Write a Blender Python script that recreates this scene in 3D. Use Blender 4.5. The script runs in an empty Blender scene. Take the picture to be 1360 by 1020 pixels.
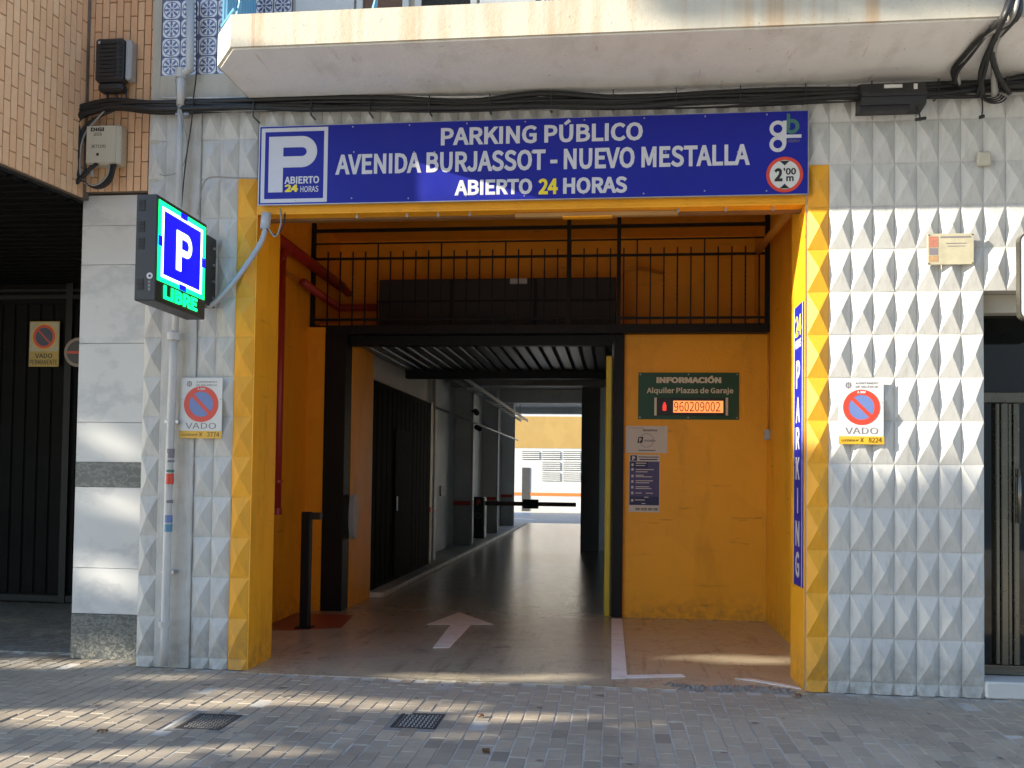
import bpy, math, random
import numpy as np
from mathutils import Vector, Matrix
random.seed(7); rng = np.random.default_rng(7)
scn = bpy.context.scene
col = scn.collection

# ------------------------------------------------------------------ camera
F, PX, PY = 1218.46, 680.0, 596.7
YAW, PITCH, ROLL = -0.110717, 0.030799, 0.013394
CAM = Vector((-1.5684, -6.9595, 1.5357))
_f = Vector((math.sin(YAW)*math.cos(PITCH), math.cos(YAW)*math.cos(PITCH), math.sin(PITCH)))
_r = Vector((math.cos(YAW), -math.sin(YAW), 0)); _u = _r.cross(_f)
CR = _r*math.cos(ROLL) + _u*math.sin(ROLL); CU = -_r*math.sin(ROLL) + _u*math.cos(ROLL)
cd = bpy.data.cameras.new('camera'); cam = bpy.data.objects.new('camera', cd); col.objects.link(cam)
cam.matrix_world = Matrix(((CR.x, CU.x, -_f.x, CAM.x), (CR.y, CU.y, -_f.y, CAM.y), (CR.z, CU.z, -_f.z, CAM.z), (0, 0, 0, 1)))
cd.sensor_width = 36; cd.lens = F/1360*36; cd.shift_y = (PY-510)/1360; cd.clip_end = 500; cd.clip_start = .05
scn.camera = cam

# ------------------------------------------------------------------ light
SUN = Vector((2.7, 1.0, -1.056))
w = bpy.data.worlds.new('World'); scn.world = w; w.use_nodes = True
nt = w.node_tree; bg = nt.nodes['Background']
sky = nt.nodes.new('ShaderNodeTexSky'); sky.sky_type = 'NISHITA'; sky.sun_disc = False
sky.sun_elevation = math.radians(20.1); sky.sun_rotation = math.atan2(-2.7, -1.0)
sky.air_density = 1.0; sky.dust_density = 0.3; sky.ozone_density = 2.8
nt.links.new(sky.outputs[0], bg.inputs[0]); bg.inputs[1].default_value = 0.11
sl = bpy.data.lights.new('sun', 'SUN'); sl.energy = 3.5; sl.angle = math.radians(.53); sl.color = (1, .91, .74)
so = bpy.data.objects.new('sun', sl); col.objects.link(so); so.rotation_euler = SUN.to_track_quat('-Z', 'Y').to_euler()
so.location = (-20, -15, 20)
scn.view_settings.view_transform = 'Standard'; scn.view_settings.look = 'None'
scn.view_settings.gamma = 1; scn.view_settings.exposure = 2.0; scn.view_settings.use_curve_mapping = False
scn.render.engine = 'CYCLES'; scn.cycles.max_bounces = 10; scn.cycles.diffuse_bounces = 7

# ------------------------------------------------------------------ pixel -> point on a known plane
def on(ax, x, y, v=0.0):
    D = _f + CR*((x-PX)/F) + CU*((PY-y)/F)
    return CAM + D*((v-CAM[ax])/D[ax])
def oY(x, y, v=0.0): return on(1, x, y, v)
def oX(x, y, v): return on(0, x, y, v)
def oZ(x, y, v=0.0): return on(2, x, y, v)

# ------------------------------------------------------------------ mesh builder
class MB:
    def __init__(s): s.v = []; s.f = []
    def add(s, vs, fs):
        n = len(s.v); s.v += [tuple(p) for p in vs]; s.f += [tuple(i+n for i in f) for f in fs]; return s
    def box(s, x0, x1, y0, y1, z0, z1, bev=0):
        if bev:
            b = min(bev, (x1-x0)/2.1, (y1-y0)/2.1, (z1-z0)/2.1)
            c = [(x0, x1), (y0, y1), (z0, z1)]
            vs = []; idx = {}
            for i in (0, 1):
                for j in (0, 1):
                    for k in (0, 1):
                        sg = (1 if i == 0 else -1, 1 if j == 0 else -1, 1 if k == 0 else -1)
                        p = (c[0][i], c[1][j], c[2][k])
                        for a in range(3):
                            q = [p[m]+(0 if m == a else sg[m]*b) for m in range(3)]
                            idx[(i, j, k, a)] = len(vs); vs.append(q)
            fs = []
            for a in range(3):
                for e in (0, 1):
                    o = [m for m in range(3) if m != a]
                    quad = []
                    for (p, q) in ((0, 0), (1, 0), (1, 1), (0, 1)):
                        t = [0, 0, 0]; t[a] = e; t[o[0]] = p; t[o[1]] = q
                        quad.append(idx[(*t, a)])
                    fs.append(quad)
            for a in range(3):
                o = [m for m in range(3) if m != a]
                for p in (0, 1):
                    for q in (0, 1):
                        t0 = [0, 0, 0]; t1 = [0, 0, 0]
                        t0[o[0]] = t1[o[0]] = p; t0[o[1]] = t1[o[1]] = q; t1[a] = 1
                        fs.append([idx[(*t0, o[0])], idx[(*t0, o[1])], idx[(*t1, o[1])], idx[(*t1, o[0])]])
            for i in (0, 1):
                for j in (0, 1):
                    for k in (0, 1): fs.append([idx[(i, j, k, 0)], idx[(i, j, k, 1)], idx[(i, j, k, 2)]])
            return s.add(vs, fs)
        vs = [(x, y, z) for x in (x0, x1) for y in (y0, y1) for z in (z0, z1)]
        return s.add(vs, [(0, 1, 3, 2), (4, 6, 7, 5), (0, 4, 5, 1), (2, 3, 7, 6), (0, 2, 6, 4), (1, 5, 7, 3)])
    def prism(s, pts, ax, a, b):
        def mk(p, t):
            q = list(p); q.insert(ax, t); return q
        n = len(pts); vs = [mk(p, a) for p in pts]+[mk(p, b) for p in pts]
        fs = [tuple(range(n))[::-1], tuple(range(n, 2*n))]+[(i, (i+1) % n, (i+1) % n+n, i+n) for i in range(n)]
        return s.add(vs, fs)
    def tube(s, pts, r, n=8, cap=True):
        pts = [Vector(p) for p in pts]; rs = r if isinstance(r, (list, tuple)) else [r]*len(pts)
        vs = []; fs = []; up = None
        for i, p in enumerate(pts):
            d = (pts[min(i+1, len(pts)-1)]-pts[max(i-1, 0)]).normalized()
            if up is None: up = Vector((0, 0, 1)) if abs(d.z) < .9 else Vector((1, 0, 0))
            e1 = d.cross(up); e1 = e1.normalized() if e1.length > 1e-6 else d.orthogonal().normalized()
            e2 = e1.cross(d).normalized(); up = e2
            for k in range(n):
                a = 2*math.pi*k/n; vs.append(p+(e1*math.cos(a)+e2*math.sin(a))*rs[i])
        for i in range(len(pts)-1):
            for k in range(n): fs.append((i*n+k, i*n+(k+1) % n, (i+1)*n+(k+1) % n, (i+1)*n+k))
        if cap: fs += [tuple(range(n))[::-1], tuple(range((len(pts)-1)*n, len(pts)*n))]
        return s.add(vs, fs)
    def ring(s, c, ro, ri, y0, y1, n=40):       # annulus facing -Y
        vs = []; fs = []
        for k in range(n):
            a = 2*math.pi*k/n; ca, sa = math.cos(a), math.sin(a)
            for (r, y) in ((ro, y0), (ri, y0), (ri, y1), (ro, y1)): vs.append((c[0]+ca*r, y, c[1]+sa*r))
        for k in range(n):
            a = 4*k; b = 4*((k+1) % n)
            for i in range(4): fs.append((a+i, a+(i+1) % 4, b+(i+1) % 4, b+i))
        return s.add(vs, fs)
    def disc(s, c, r, y0, y1, n=40):
        return s.prism([(c[0]+r*math.cos(2*math.pi*k/n), c[1]+r*math.sin(2*math.pi*k/n)) for k in range(n)], 1, y0, y1)
    def build(s, name, mat, parent=None, smooth=False):
        off = wloc(parent) if parent else Vector((0, 0, 0))
        me = bpy.data.meshes.new(name); me.from_pydata([tuple(Vector(p)-off) for p in s.v], [], s.f); me.validate(); me.update()
        fix_normals(me)
        me.materials.append(mat)
        if smooth:
            for p in me.polygons: p.use_smooth = True
        o = bpy.data.objects.new(name, me); col.objects.link(o)
        if parent: o.parent = parent
        return o
def _parts(mb):
    p = list(range(len(mb.v)))
    def find(i):
        while p[i] != i: p[i] = p[p[i]]; i = p[i]
        return i
    for f in mb.f:
        for i in f[1:]: p[find(i)] = find(f[0])
    g = {}
    for f in mb.f: g.setdefault(find(f[0]), []).append(f)
    for fs in g.values():
        ids = sorted({i for f in fs for i in f}); m = {i: k for k, i in enumerate(ids)}
        q = MB(); q.add([mb.v[i] for i in ids], [tuple(m[i] for i in f) for f in fs]); yield q
def build_each(mb, name, mat, parent): return [q.build(name, mat, parent) for q in _parts(mb)]
import bmesh
def fix_normals(me):
    bm = bmesh.new(); bm.from_mesh(me); bmesh.ops.recalc_face_normals(bm, faces=bm.faces); bm.to_mesh(me); bm.free()
def wloc(o):
    v = Vector((0, 0, 0))
    while o: v += o.location; o = o.parent
    return v
def tag(o, label=None, cat=None, group=None, kind=None):
    if label: o['label'] = label
    if cat: o['category'] = cat
    if group: o['group'] = group
    if kind: o['kind'] = kind
    return o
def thing(name, loc, label, cat, group=None):
    o = bpy.data.objects.new(name, None); col.objects.link(o); o.location = loc; o.empty_display_size = .1
    return tag(o, label, cat, group)
def piece(name, me, parent, wp, rotz=0):
    o = bpy.data.objects.new(name, me); col.objects.link(o); o.parent = parent
    o.location = Vector(wp)-wloc(parent); o.rotation_euler = (0, 0, rotz); return o
def mesh(name, mb, mat):
    me = bpy.data.meshes.new(name); me.from_pydata(mb.v, [], mb.f); me.update(); fix_normals(me); me.materials.append(mat); return me
def smooth_path(pts, n=6):
    P = [Vector(p) for p in pts]; P = [P[0]*2-P[1]]+P+[P[-1]*2-P[-2]]; out = []
    for i in range(1, len(P)-2):
        for k in range(n):
            t = k/n; a, b, c, d = P[i-1], P[i], P[i+1], P[i+2]
            out.append(.5*((2*b)+(c-a)*t+(2*a-5*b+4*c-d)*t*t+(3*b-a-3*c+d)*t**3))
    out.append(P[-2]); return out
try:
    FONT = bpy.data.fonts.load(bpy.utils.system_resource('DATAFILES', path='fonts')+'/Noto Sans CJK Regular.woff2')
except Exception:
    FONT = None
def text(s, parent, mat, x0, x1, z0, z1, y, plane='Y', bold=.012, name='lettering', depth=.0015, align=None):
    """text fitted into a rectangle: plane Y -> faces -Y (x right); plane X -> faces +X at x=y, x0/x1 are Y values"""
    cu = bpy.data.curves.new('t', 'FONT'); cu.body = s; cu.size = 1; cu.offset = 0 if FONT else bold; bev = max(0, bold)*.72 if FONT else 0; cu.bevel_depth = bev; cu.bevel_resolution = 0; cu.resolution_u = 3
    if FONT: cu.font = FONT
    o = bpy.data.objects.new('t', cu); col.objects.link(o)
    me = bpy.data.meshes.new_from_object(o.evaluated_get(bpy.context.evaluated_depsgraph_get()))
    bpy.data.objects.remove(o); bpy.data.curves.remove(cu)
    vs = [v.co.copy() for v in me.vertices]; fs = [tuple(p.vertices) for p in me.polygons]; bpy.data.meshes.remove(me)
    ax0 = min(v.x for v in vs); ax1 = max(v.x for v in vs); ay0 = min(v.y for v in vs); ay1 = max(v.y for v in vs)
    kx = (x1-x0)/(ax1-ax0); kz = (z1-z0)/(ay1-ay0)
    mb = MB(); sgn = -1 if plane == 'Y' else 1; out = []
    kd = .0007/bev if bev else 0
    for v in vs:
        a = x0+(v.x-ax0)*kx; b = z0+(v.y-ay0)*kz; yy = y+sgn*v.z*kd
        out.append((a, yy, b) if plane == 'Y' else (yy, a, b))
    mb.add(out, fs)
    off = wloc(parent); me = bpy.data.meshes.new(name)
    me.from_pydata([tuple(Vector(p)-off) for p in mb.v], [], mb.f); me.update(); me.materials.append(mat)
    o = bpy.data.objects.new(name, me); col.objects.link(o); o.parent = parent
    if depth and not bev:
        m = o.modifiers.new('thick', 'SOLIDIFY'); m.thickness = depth; m.offset = 0
    return o

# ------------------------------------------------------------------ materials
class N:
    def __init__(s, name):
        s.m = bpy.data.materials.new(name); s.m.use_nodes = True; s.t = s.m.node_tree; s.b = s.t.nodes['Principled BSDF']
        s._p = None
    def n(s, t, **k):
        o = s.t.nodes.new('ShaderNode'+t)
        for a, b in k.items(): setattr(o, a, b)
        return o
    def l(s, a, b): s.t.links.new(a, b)
    def pos(s):
        if not s._p: s._p = s.n('NewGeometry').outputs['Position']
        return s._p
    def noise(s, scale, detail=4, rough=.55, vec=None, stretch=None):
        v = vec or s.pos()
        if stretch:
            mp = s.n('Mapping'); mp.inputs['Scale'].default_value = stretch; s.l(v, mp.inputs[0]); v = mp.outputs[0]
        t = s.n('TexNoise'); t.inputs['Scale'].default_value = scale; t.inputs['Detail'].default_value = detail; t.inputs['Roughness'].default_value = rough
        s.l(v, t.inputs['Vector']); return t.outputs[0]
    def ramp(s, fac, a, b, ca=(0, 0, 0, 1), cb=(1, 1, 1, 1)):
        r = s.n('ValToRGB'); r.color_ramp.elements[0].position = a; r.color_ramp.elements[1].position = b
        r.color_ramp.elements[0].color = ca; r.color_ramp.elements[1].color = cb; s.l(fac, r.inputs[0]); return r.outputs[0]
    def mix(s, fac, a, b, mode='MIX'):
        m = s.n('Mix', data_type='RGBA', blend_type=mode)
        for i, v in ((0, fac), (6, a), (7, b)):
            if isinstance(v, (int, float)): m.inputs[i].default_value = v
            elif isinstance(v, (tuple, list)): m.inputs[i].default_value = (*v[:3], 1)
            else: s.l(v, m.inputs[i])
        return m.outputs[2]
    def math(s, op, a, b=None, c=None, clamp=False):
        m = s.n('Math', operation=op, use_clamp=clamp)
        for i, v in enumerate((a, b, c)):
            if v is None: continue
            if isinstance(v, (int, float)): m.inputs[i].default_value = v
            else: s.l(v, m.inputs[i])
        return m.outputs[0]
    def sep(s, v=None):
        x = s.n('SeparateXYZ'); s.l(v or s.pos(), x.inputs[0]); return x.outputs
    def bump(s, h, strength=.3, dist=.01):
        b = s.n('Bump'); b.inputs['Strength'].default_value = strength; b.inputs['Distance'].default_value = dist
        s.l(h, b.inputs['Height']); s.l(b.outputs[0], s.b.inputs['Normal']); s.l(b.outputs[0], s.b.inputs['Coat Normal'])
    def color(s, c):
        if isinstance(c, tuple): s.b.inputs['Base Color'].default_value = (*c[:3], 1)
        else: s.l(c, s.b.inputs['Base Color'])
    def rough(s, r):
        if isinstance(r, (int, float)): s.b.inputs['Roughness'].default_value = r
        else: s.l(r, s.b.inputs['Roughness'])
def sc(c, k): return tuple(min(1, x*k) for x in c[:3])
def M(name, c, rough=.6, var=.12, scale=6, bump=0, bscale=80, metal=0, objvar=0, grime=0, gcol=(.09, .08, .065), spec=.5, gscale=2.5, gstretch=None):
    k = N(name); base = k.mix(k.noise(scale, 6), sc(c, 1-var), sc(c, 1+var))
    if objvar:
        oi = k.n('ObjectInfo'); base = k.mix(oi.outputs['Random'], base, k.mix(1.0, base, (1-objvar,)*3, 'MULTIPLY'))
    if grime:
        g = k.ramp(k.noise(gscale, 8, .65, stretch=gstretch), .48, .72)
        base = k.mix(k.math('MULTIPLY', g, grime), base, gcol)
    k.color(base); k.rough(k.math('ADD', k.math('MULTIPLY', k.noise(scale*3, 3), .2), rough-.1)); k.b.inputs['Metallic'].default_value = metal
    k.b.inputs['Specular IOR Level'].default_value = spec
    if bump: k.bump(k.noise(bscale, 5), bump, .004)
    return k.m
def E(name, c, strength):
    k = N(name); k.color((.01, .01, .01)); k.b.inputs['Emission Color'].default_value = (*c, 1); k.b.inputs['Emission Strength'].default_value = strength; return k.m

def tile_mat(name, c, grime=.5, warm=(.16, .14, .10)):
    k = N(name); base = k.mix(k.noise(5, 6), sc(c, .88), sc(c, 1.06))
    oi = k.n('ObjectInfo'); base = k.mix(k.math('MULTIPLY', oi.outputs['Random'], .28), base, sc(c, .72))
    tc = k.n('TexCoord'); so_ = k.sep(tc.outputs['Object'])
    ed = k.math('MAXIMUM', k.math('MULTIPLY', k.math('SUBTRACT', k.math('ABSOLUTE', so_[0]), .066), 95, clamp=True), k.math('MULTIPLY', k.math('SUBTRACT', k.math('ABSOLUTE', so_[2]), .146), 95, clamp=True))
    base = k.mix(k.math('MULTIPLY', k.math('MULTIPLY', ed, k.ramp(k.noise(6, 8, .65), .45, .66)), .22), base, sc(warm, 1.3))
    streak = k.ramp(k.noise(3, 8, .6, stretch=(9, 9, 1.2)), .5, .8)
    base = k.mix(k.math('MULTIPLY', streak, grime*.75), base, warm)
    z = k.sep()[2]
    low = k.math('SUBTRACT', 1, k.math('MULTIPLY', z, 2.2), clamp=True)
    low = k.math('MULTIPLY', low, k.ramp(k.noise(9, 8, .7), .35, .7))
    base = k.mix(k.math('MULTIPLY', low, .75), base, (.13, .115, .085))
    spk = k.ramp(k.noise(38, 2), .74, .78); base = k.mix(k.math('MULTIPLY', spk, .35), base, (.12, .10, .08))
    k.color(base); k.rough(.55); k.bump(k.math('ADD', k.noise(45, 5), k.math('MULTIPLY', k.noise(30, 4, stretch=(6, 6, .7)), .8)), .35, .004); return k.m
m_white = tile_mat('white_tile_paint', (.58, .575, .555), .45)
m_yel_t = tile_mat('yellow_tile_paint', (.84, .385, .02), .35, (.30, .16, .03))
def wall_paint(name, c, grime=.38):
    k = N(name); base = k.mix(k.noise(1.6, 7), sc(c, .86), sc(c, 1.08))
    g = k.ramp(k.noise(1.4, 9, .62, stretch=(3, 3, .8)), .52, .78); base = k.mix(k.math('MULTIPLY', g, grime), base, sc(c, .38))
    z = k.sep()[2]; low = k.math('MULTIPLY', k.math('SUBTRACT', 1, k.math('MULTIPLY', z, 3.0), clamp=True), k.ramp(k.noise(12, 8, .7), .4, .75))
    base = k.mix(k.math('MULTIPLY', low, .7), base, (.09, .07, .05))
    spk = k.ramp(k.noise(28, 2), .75, .79); base = k.mix(k.math('MULTIPLY', spk, .4), base, sc(c, .35))
    scf = k.math('MULTIPLY', k.ramp(k.noise(2.2, 7, .6, stretch=(1, 1, 9)), .62, .70), k.ramp(k.noise(1.1, 3), .45, .6)); base = k.mix(k.math('MULTIPLY', scf, grime*1.3), base, sc(c, .25))
    pat = k.ramp(k.noise(.9, 2, .4), .55, .57); base = k.mix(k.math('MULTIPLY', pat, .35), base, sc(c, 1.12))
    k.color(base); k.rough(k.math('ADD', .35, k.math('MULTIPLY', k.noise(3, 5), .3))); k.bump(k.math('ADD', k.noise(28, 6, .6), k.math('MULTIPLY', k.noise(5, 4, .5), 1.6)), .45, .006); return k.m
m_yel = wall_paint('yellow_wall_paint', (.88, .38, .012))
m_grey = wall_paint('grey_wall_paint', (.42, .42, .40))
m_lgrey = wall_paint('pale_wall_paint', (.70, .70, .67), .2)
m_farw = wall_paint('courtyard_white_paint', (.60, .61, .60), .08)
m_fary = wall_paint('courtyard_yellow_paint', (.46, .30, .10), .08)
m_black = M('black_painted_steel', (.010, .010, .011), .5, .3, 9, .15, 60, spec=.25)
m_blackm = M('black_matt_metal', (.018, .018, .019), .55, .3, 6)
m_gate = M('dark_gate_metal', (.006, .006, .006), .6, .35, 4, .1, 40, grime=.15, gcol=(.02, .018, .016), spec=.08)
m_gate2 = M('near_black_gate', (.004, .004, .004), .7, .3, 4, .1, 40, spec=.04)  # one even near-black base colour for the side gate
m_slat = M('raised_door_steel', (.10, .098, .088), .35, .2, 5, .1, 30, .7)
m_red = M('red_pipe_paint', (.33, .025, .02), .4, .2, 8)
m_orange = M('orange_pipe_paint', (.60, .25, .03), .45, .15, 8)
m_blue = M('sign_blue_vinyl', (.009, .014, .27), .45, .12, 3, grime=.1, gcol=(.04, .04, .12), spec=.3)
_k = m_blue.node_tree; _b = _k.nodes.new('ShaderNodeBump'); _n = _k.nodes.new('ShaderNodeTexNoise'); _g = _k.nodes.new('ShaderNodeNewGeometry'); _n.inputs['Scale'].default_value = 2.2
_k.links.new(_g.outputs['Position'], _n.inputs['Vector']); _k.links.new(_n.outputs[0], _b.inputs['Height']); _b.inputs['Strength'].default_value = .35; _b.inputs['Distance'].default_value = .03; _k.links.new(_b.outputs[0], _k.nodes['Principled BSDF'].inputs['Normal'])
m_sw = M('sign_white_vinyl', (.55, .55, .60), .35, .06, 6)
m_syel = M('sign_yellow_vinyl', (.78, .62, .03), .35, .06, 6)
m_edge = M('sign_edge_metal', (.45, .45, .47), .35, .1, 8, metal=.8)
m_sred = M('sign_red', (.60, .055, .03), .4, .12, 6)
m_sblue = M('sign_pale_blue', (.13, .19, .42), .4, .12, 6)
m_sblk = M('sign_black_print', (.015, .015, .015), .45, .1, 6)
m_sgrey = M('sign_grey_print', (.20, .18, .20), .45, .1, 6)
m_plate = M('sign_plate_white', (.60, .60, .59), .35, .08, 5, grime=.2, gcol=(.35, .30, .24))
m_strip = M('licence_strip_yellow', (.68, .38, .03), .4, .1, 8, grime=.2)
m_green = M('green_board', (.012, .07, .035), .4, .15, 5)
m_lgreen = M('logo_green', (.05, .16, .13), .4, .1, 6)
m_cream = M('cream_letters', (.66, .60, .46), .5, .06, 6)
m_pvc = M('white_pvc', (.52, .52, .52), .4, .1, 5, grime=.45, gcol=(.25, .22, .17), gstretch=(6, 6, 1))
m_conduit = M('grey_conduit', (.42, .43, .45), .45, .1, 6, grime=.2)
m_cable = M('black_cable', (.012, .012, .012), .5, .3, 12)
m_cableg = M('grey_cable', (.30, .29, .27), .5, .2, 12)
m_boxb = M('black_plastic', (.022, .022, .024), .42, .2, 10, .15, 200)
m_boxc = M('beige_plastic', (.52, .49, .40), .45, .08, 5, grime=.3)
m_alu = M('weathered_aluminium', (.20, .185, .15), .25, .25, 5, .1, 25, .85, grime=.35)
m_lamp = M('dark_cast_iron', (.05, .048, .045), .6, .4, 30, .5, 120)
m_line = M('floor_paint_white', (.86, .83, .80), .5, .08, 12, .2, 60, grime=.35, gcol=(.40, .34, .29), gscale=7)
m_redf = M('red_floor_paint', (.30, .065, .035), .45, .2, 4, .15, 40, grime=.55, gcol=(.17, .13, .10), gscale=4)
m_cabinet = M('barrier_cabinet_black', (.015, .015, .016), .4, .2, 6)
m_boom = M('barrier_boom_brown', (.10, .045, .03), .45, .2, 6)
m_ostripe = M('orange_stripe_paint', (.62, .20, .05), .5, .1, 5)
m_louv = M('louvre_dark', (.06, .06, .06), .5, .2, 5)
m_glassd = M('dark_door_glass', (.008, .009, .009), .04, .3, 2, spec=.6)
m_purple = M('purple_sign', (.22, .02, .26), .35, .1, 5)
m_paper = M('poster_paper', (.60, .54, .47), .6, .06, 7)
m_poster = M('poster_violet', (.075, .065, .17), .55, .1, 7)
m_posterd = M('poster_dark_blue', (.025, .03, .10), .55, .1, 7)
m_brassp = M('aged_plaque', (.46, .42, .30), .45, .18, 18, .1, 50, grime=.3)
m_terra = M('brown_window_frame', (.13, .065, .035), .5, .2, 6)
m_bluer = M('blue_railing_paint', (.12, .33, .50), .4, .15, 8)
m_step = M('white_stone_step', (.62, .62, .60), .35, .12, 5, .1, 40, grime=.35, gcol=(.3, .27, .22))
m_bark = M('plane_bark', (.19, .16, .12), .85, .35, 6, .6, 14)
m_ridge = M('leaf_litter', (.13, .07, .035), .7, .3, 20)

# balcony plaster with rust and rain streaks
def plaster(name, c, stain, amt):
    k = N(name); base = k.mix(k.noise(3, 8, .6), sc(c, .86), sc(c, 1.05))
    s1 = k.ramp(k.noise(2.6, 5, .55, stretch=(2.2, 1, .12)), .50, .74); base = k.mix(k.math('MULTIPLY', s1, amt), base, stain)
    s2 = k.ramp(k.noise(1.7, 3, .5, stretch=(7, 1, .06)), .68, .74); base = k.mix(k.math('MULTIPLY', s2, amt*.9), base, (.40, .15, .05))
    sp = k.ramp(k.noise(20, 3), .70, .74); base = k.mix(k.math('MULTIPLY', sp, .5), base, (.20, .17, .14))
    k.color(base); k.rough(.75); k.bump(k.noise(30, 8, .65), .5, .006); return k.m
m_fascia = plaster('balcony_fascia_plaster', (.54, .50, .41), (.42, .26, .12), .9)
m_soffit = plaster('balcony_soffit_plaster', (.80, .77, .73), (.42, .36, .28), .35)
m_band = plaster('beige_plaster', (.50, .47, .40), (.30, .26, .20), .6)
m_upper = plaster('upper_wall_plaster', (.56, .53, .47), (.4, .33, .25), .4)

# brick, marble, pavers, concrete
def brick_mat():
    k = N('ochre_brick'); oi = k.n('ObjectInfo'); c = k.mix(oi.outputs['Random'], (.80, .47, .26), (.90, .60, .37))
    c = k.mix(k.math('MULTIPLY', k.noise(25, 6, .6), .55), c, (.62, .35, .19))
    g = k.ramp(k.noise(2, 8, .6, stretch=(3, 3, .6)), .5, .8); c = k.mix(k.math('MULTIPLY', g, .2), c, (.40, .27, .18))
    k.color(c); k.rough(.78); k.bump(k.noise(70, 6), .4, .003); return k.m
m_brick = brick_mat()
m_mortar = M('brick_mortar', (.20, .16, .13), .9, .25, 20, .4, 60)
def marble_mat(name, a, b, vein, vs=2.2, amt=.5):
    k = N(name); oi = k.n('ObjectInfo')
    v = k.n('VectorMath', operation='ADD'); k.l(k.pos(), v.inputs[0]); k.l(oi.outputs['Random'], v.inputs[1])
    sh = v.outputs[0]
    base = k.mix(k.noise(3, 7, .6, vec=sh), a, b)
    n = k.noise(vs, 9, .62, vec=sh, stretch=(1, 1, 1.6)); vein_f = k.math('SUBTRACT', 1, k.math('MULTIPLY', k.math('ABSOLUTE', k.math('SUBTRACT', n, .5)), 22), clamp=True)
    base = k.mix(k.math('MULTIPLY', vein_f, amt), base, vein)
    z = k.sep()[2]; low = k.math('MULTIPLY', k.math('SUBTRACT', 1, k.math('MULTIPLY', z, 3.2), clamp=True), k.ramp(k.noise(40, 5, .7), .5, .62))
    base = k.mix(k.math('MULTIPLY', low, .6), base, (.5, .46, .36))
    k.color(base); k.rough(k.math('ADD', .25, k.math('MULTIPLY', k.noise(12, 4), .25))); k.bump(k.noise(25, 4), .06, .002); return k.m
m_marble = marble_mat('white_marble', (.54, .545, .55), (.60, .605, .61), (.36, .37, .40), .8, .5)
m_marbled = marble_mat('dark_green_marble', (.055, .06, .06), (.12, .13, .125), (.34, .35, .33), 11, .4)
def paver_mat(name, objvar):
    k = N(name); oi = k.n('ObjectInfo')
    c = k.mix(k.noise(14, 7, .6), (.35, .295, .225), (.47, .405, .32))
    if objvar: c = k.mix(k.math('POWER', oi.outputs['Random'], 2.0), c, k.mix(1.0, c, (.60, .60, .63), 'MULTIPLY'))
    y = k.sep()
    d = k.ramp(k.noise(.9, 7, .6), .42, .68); c = k.mix(k.math('MULTIPLY', d, .55), c, (.40, .325, .24))
    dk = k.ramp(k.noise(1.7, 8, .65), .56, .72); c = k.mix(k.math('MULTIPLY', dk, .55), c, (.17, .15, .135))
    sp = k.ramp(k.noise(60, 3), .70, .74); c = k.mix(k.math('MULTIPLY', sp, .5), c, (.36, .34, .30))
    gum = k.ramp(k.noise(7, 1, .3), .74, .765); c = k.mix(k.math('MULTIPLY', gum, .7), c, (.07, .065, .06))
    wet = k.ramp(k.noise(.55, 6, .6, stretch=(.7, 1.4, 1)), .50, .66); c = k.mix(k.math('MULTIPLY', wet, .5), c, (.16, .135, .11))
    edge = k.math('MULTIPLY', k.math('ADD', 1, k.math('MULTIPLY', y[1], 4.5), clamp=True), k.ramp(k.noise(5, 8, .7), .42, .6)); c = k.mix(k.math('MULTIPLY', edge, .55), c, (.10, .085, .07))
    # pale mortar washed over the pavers beside the wall, dirt left of the ramp
    near = k.math('MULTIPLY', k.math('ADD', 1, k.math('MULTIPLY', y[1], 1.9), clamp=True), k.ramp(k.noise(3.2, 9, .7), .47, .60))
    c = k.mix(k.math('MULTIPLY', near, .7), c, (.36, .34, .32))
    k.color(c); k.rough(k.math('ADD', .5, k.math('MULTIPLY', k.noise(9, 3), .25))); k.bump(k.noise(90, 6, .65), .5, .004); return k.m
m_paver = paver_mat('grey_paver', True)
m_paver2 = paver_mat('grey_paver_mass', False)
m_joint = M('paver_joint_sand', (.50, .48, .44), .9, .3, 3.5, .4, 90, grime=.8, gcol=(.07, .062, .052), gscale=.9)
m_bounce = M('pale_bounce_paving', (.44, .41, .36), .85, .2, 3, .4, 60, grime=.3, gcol=(.28, .26, .23))  # unseen street made pale so it bounces sunlight to the soffit and interior
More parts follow.
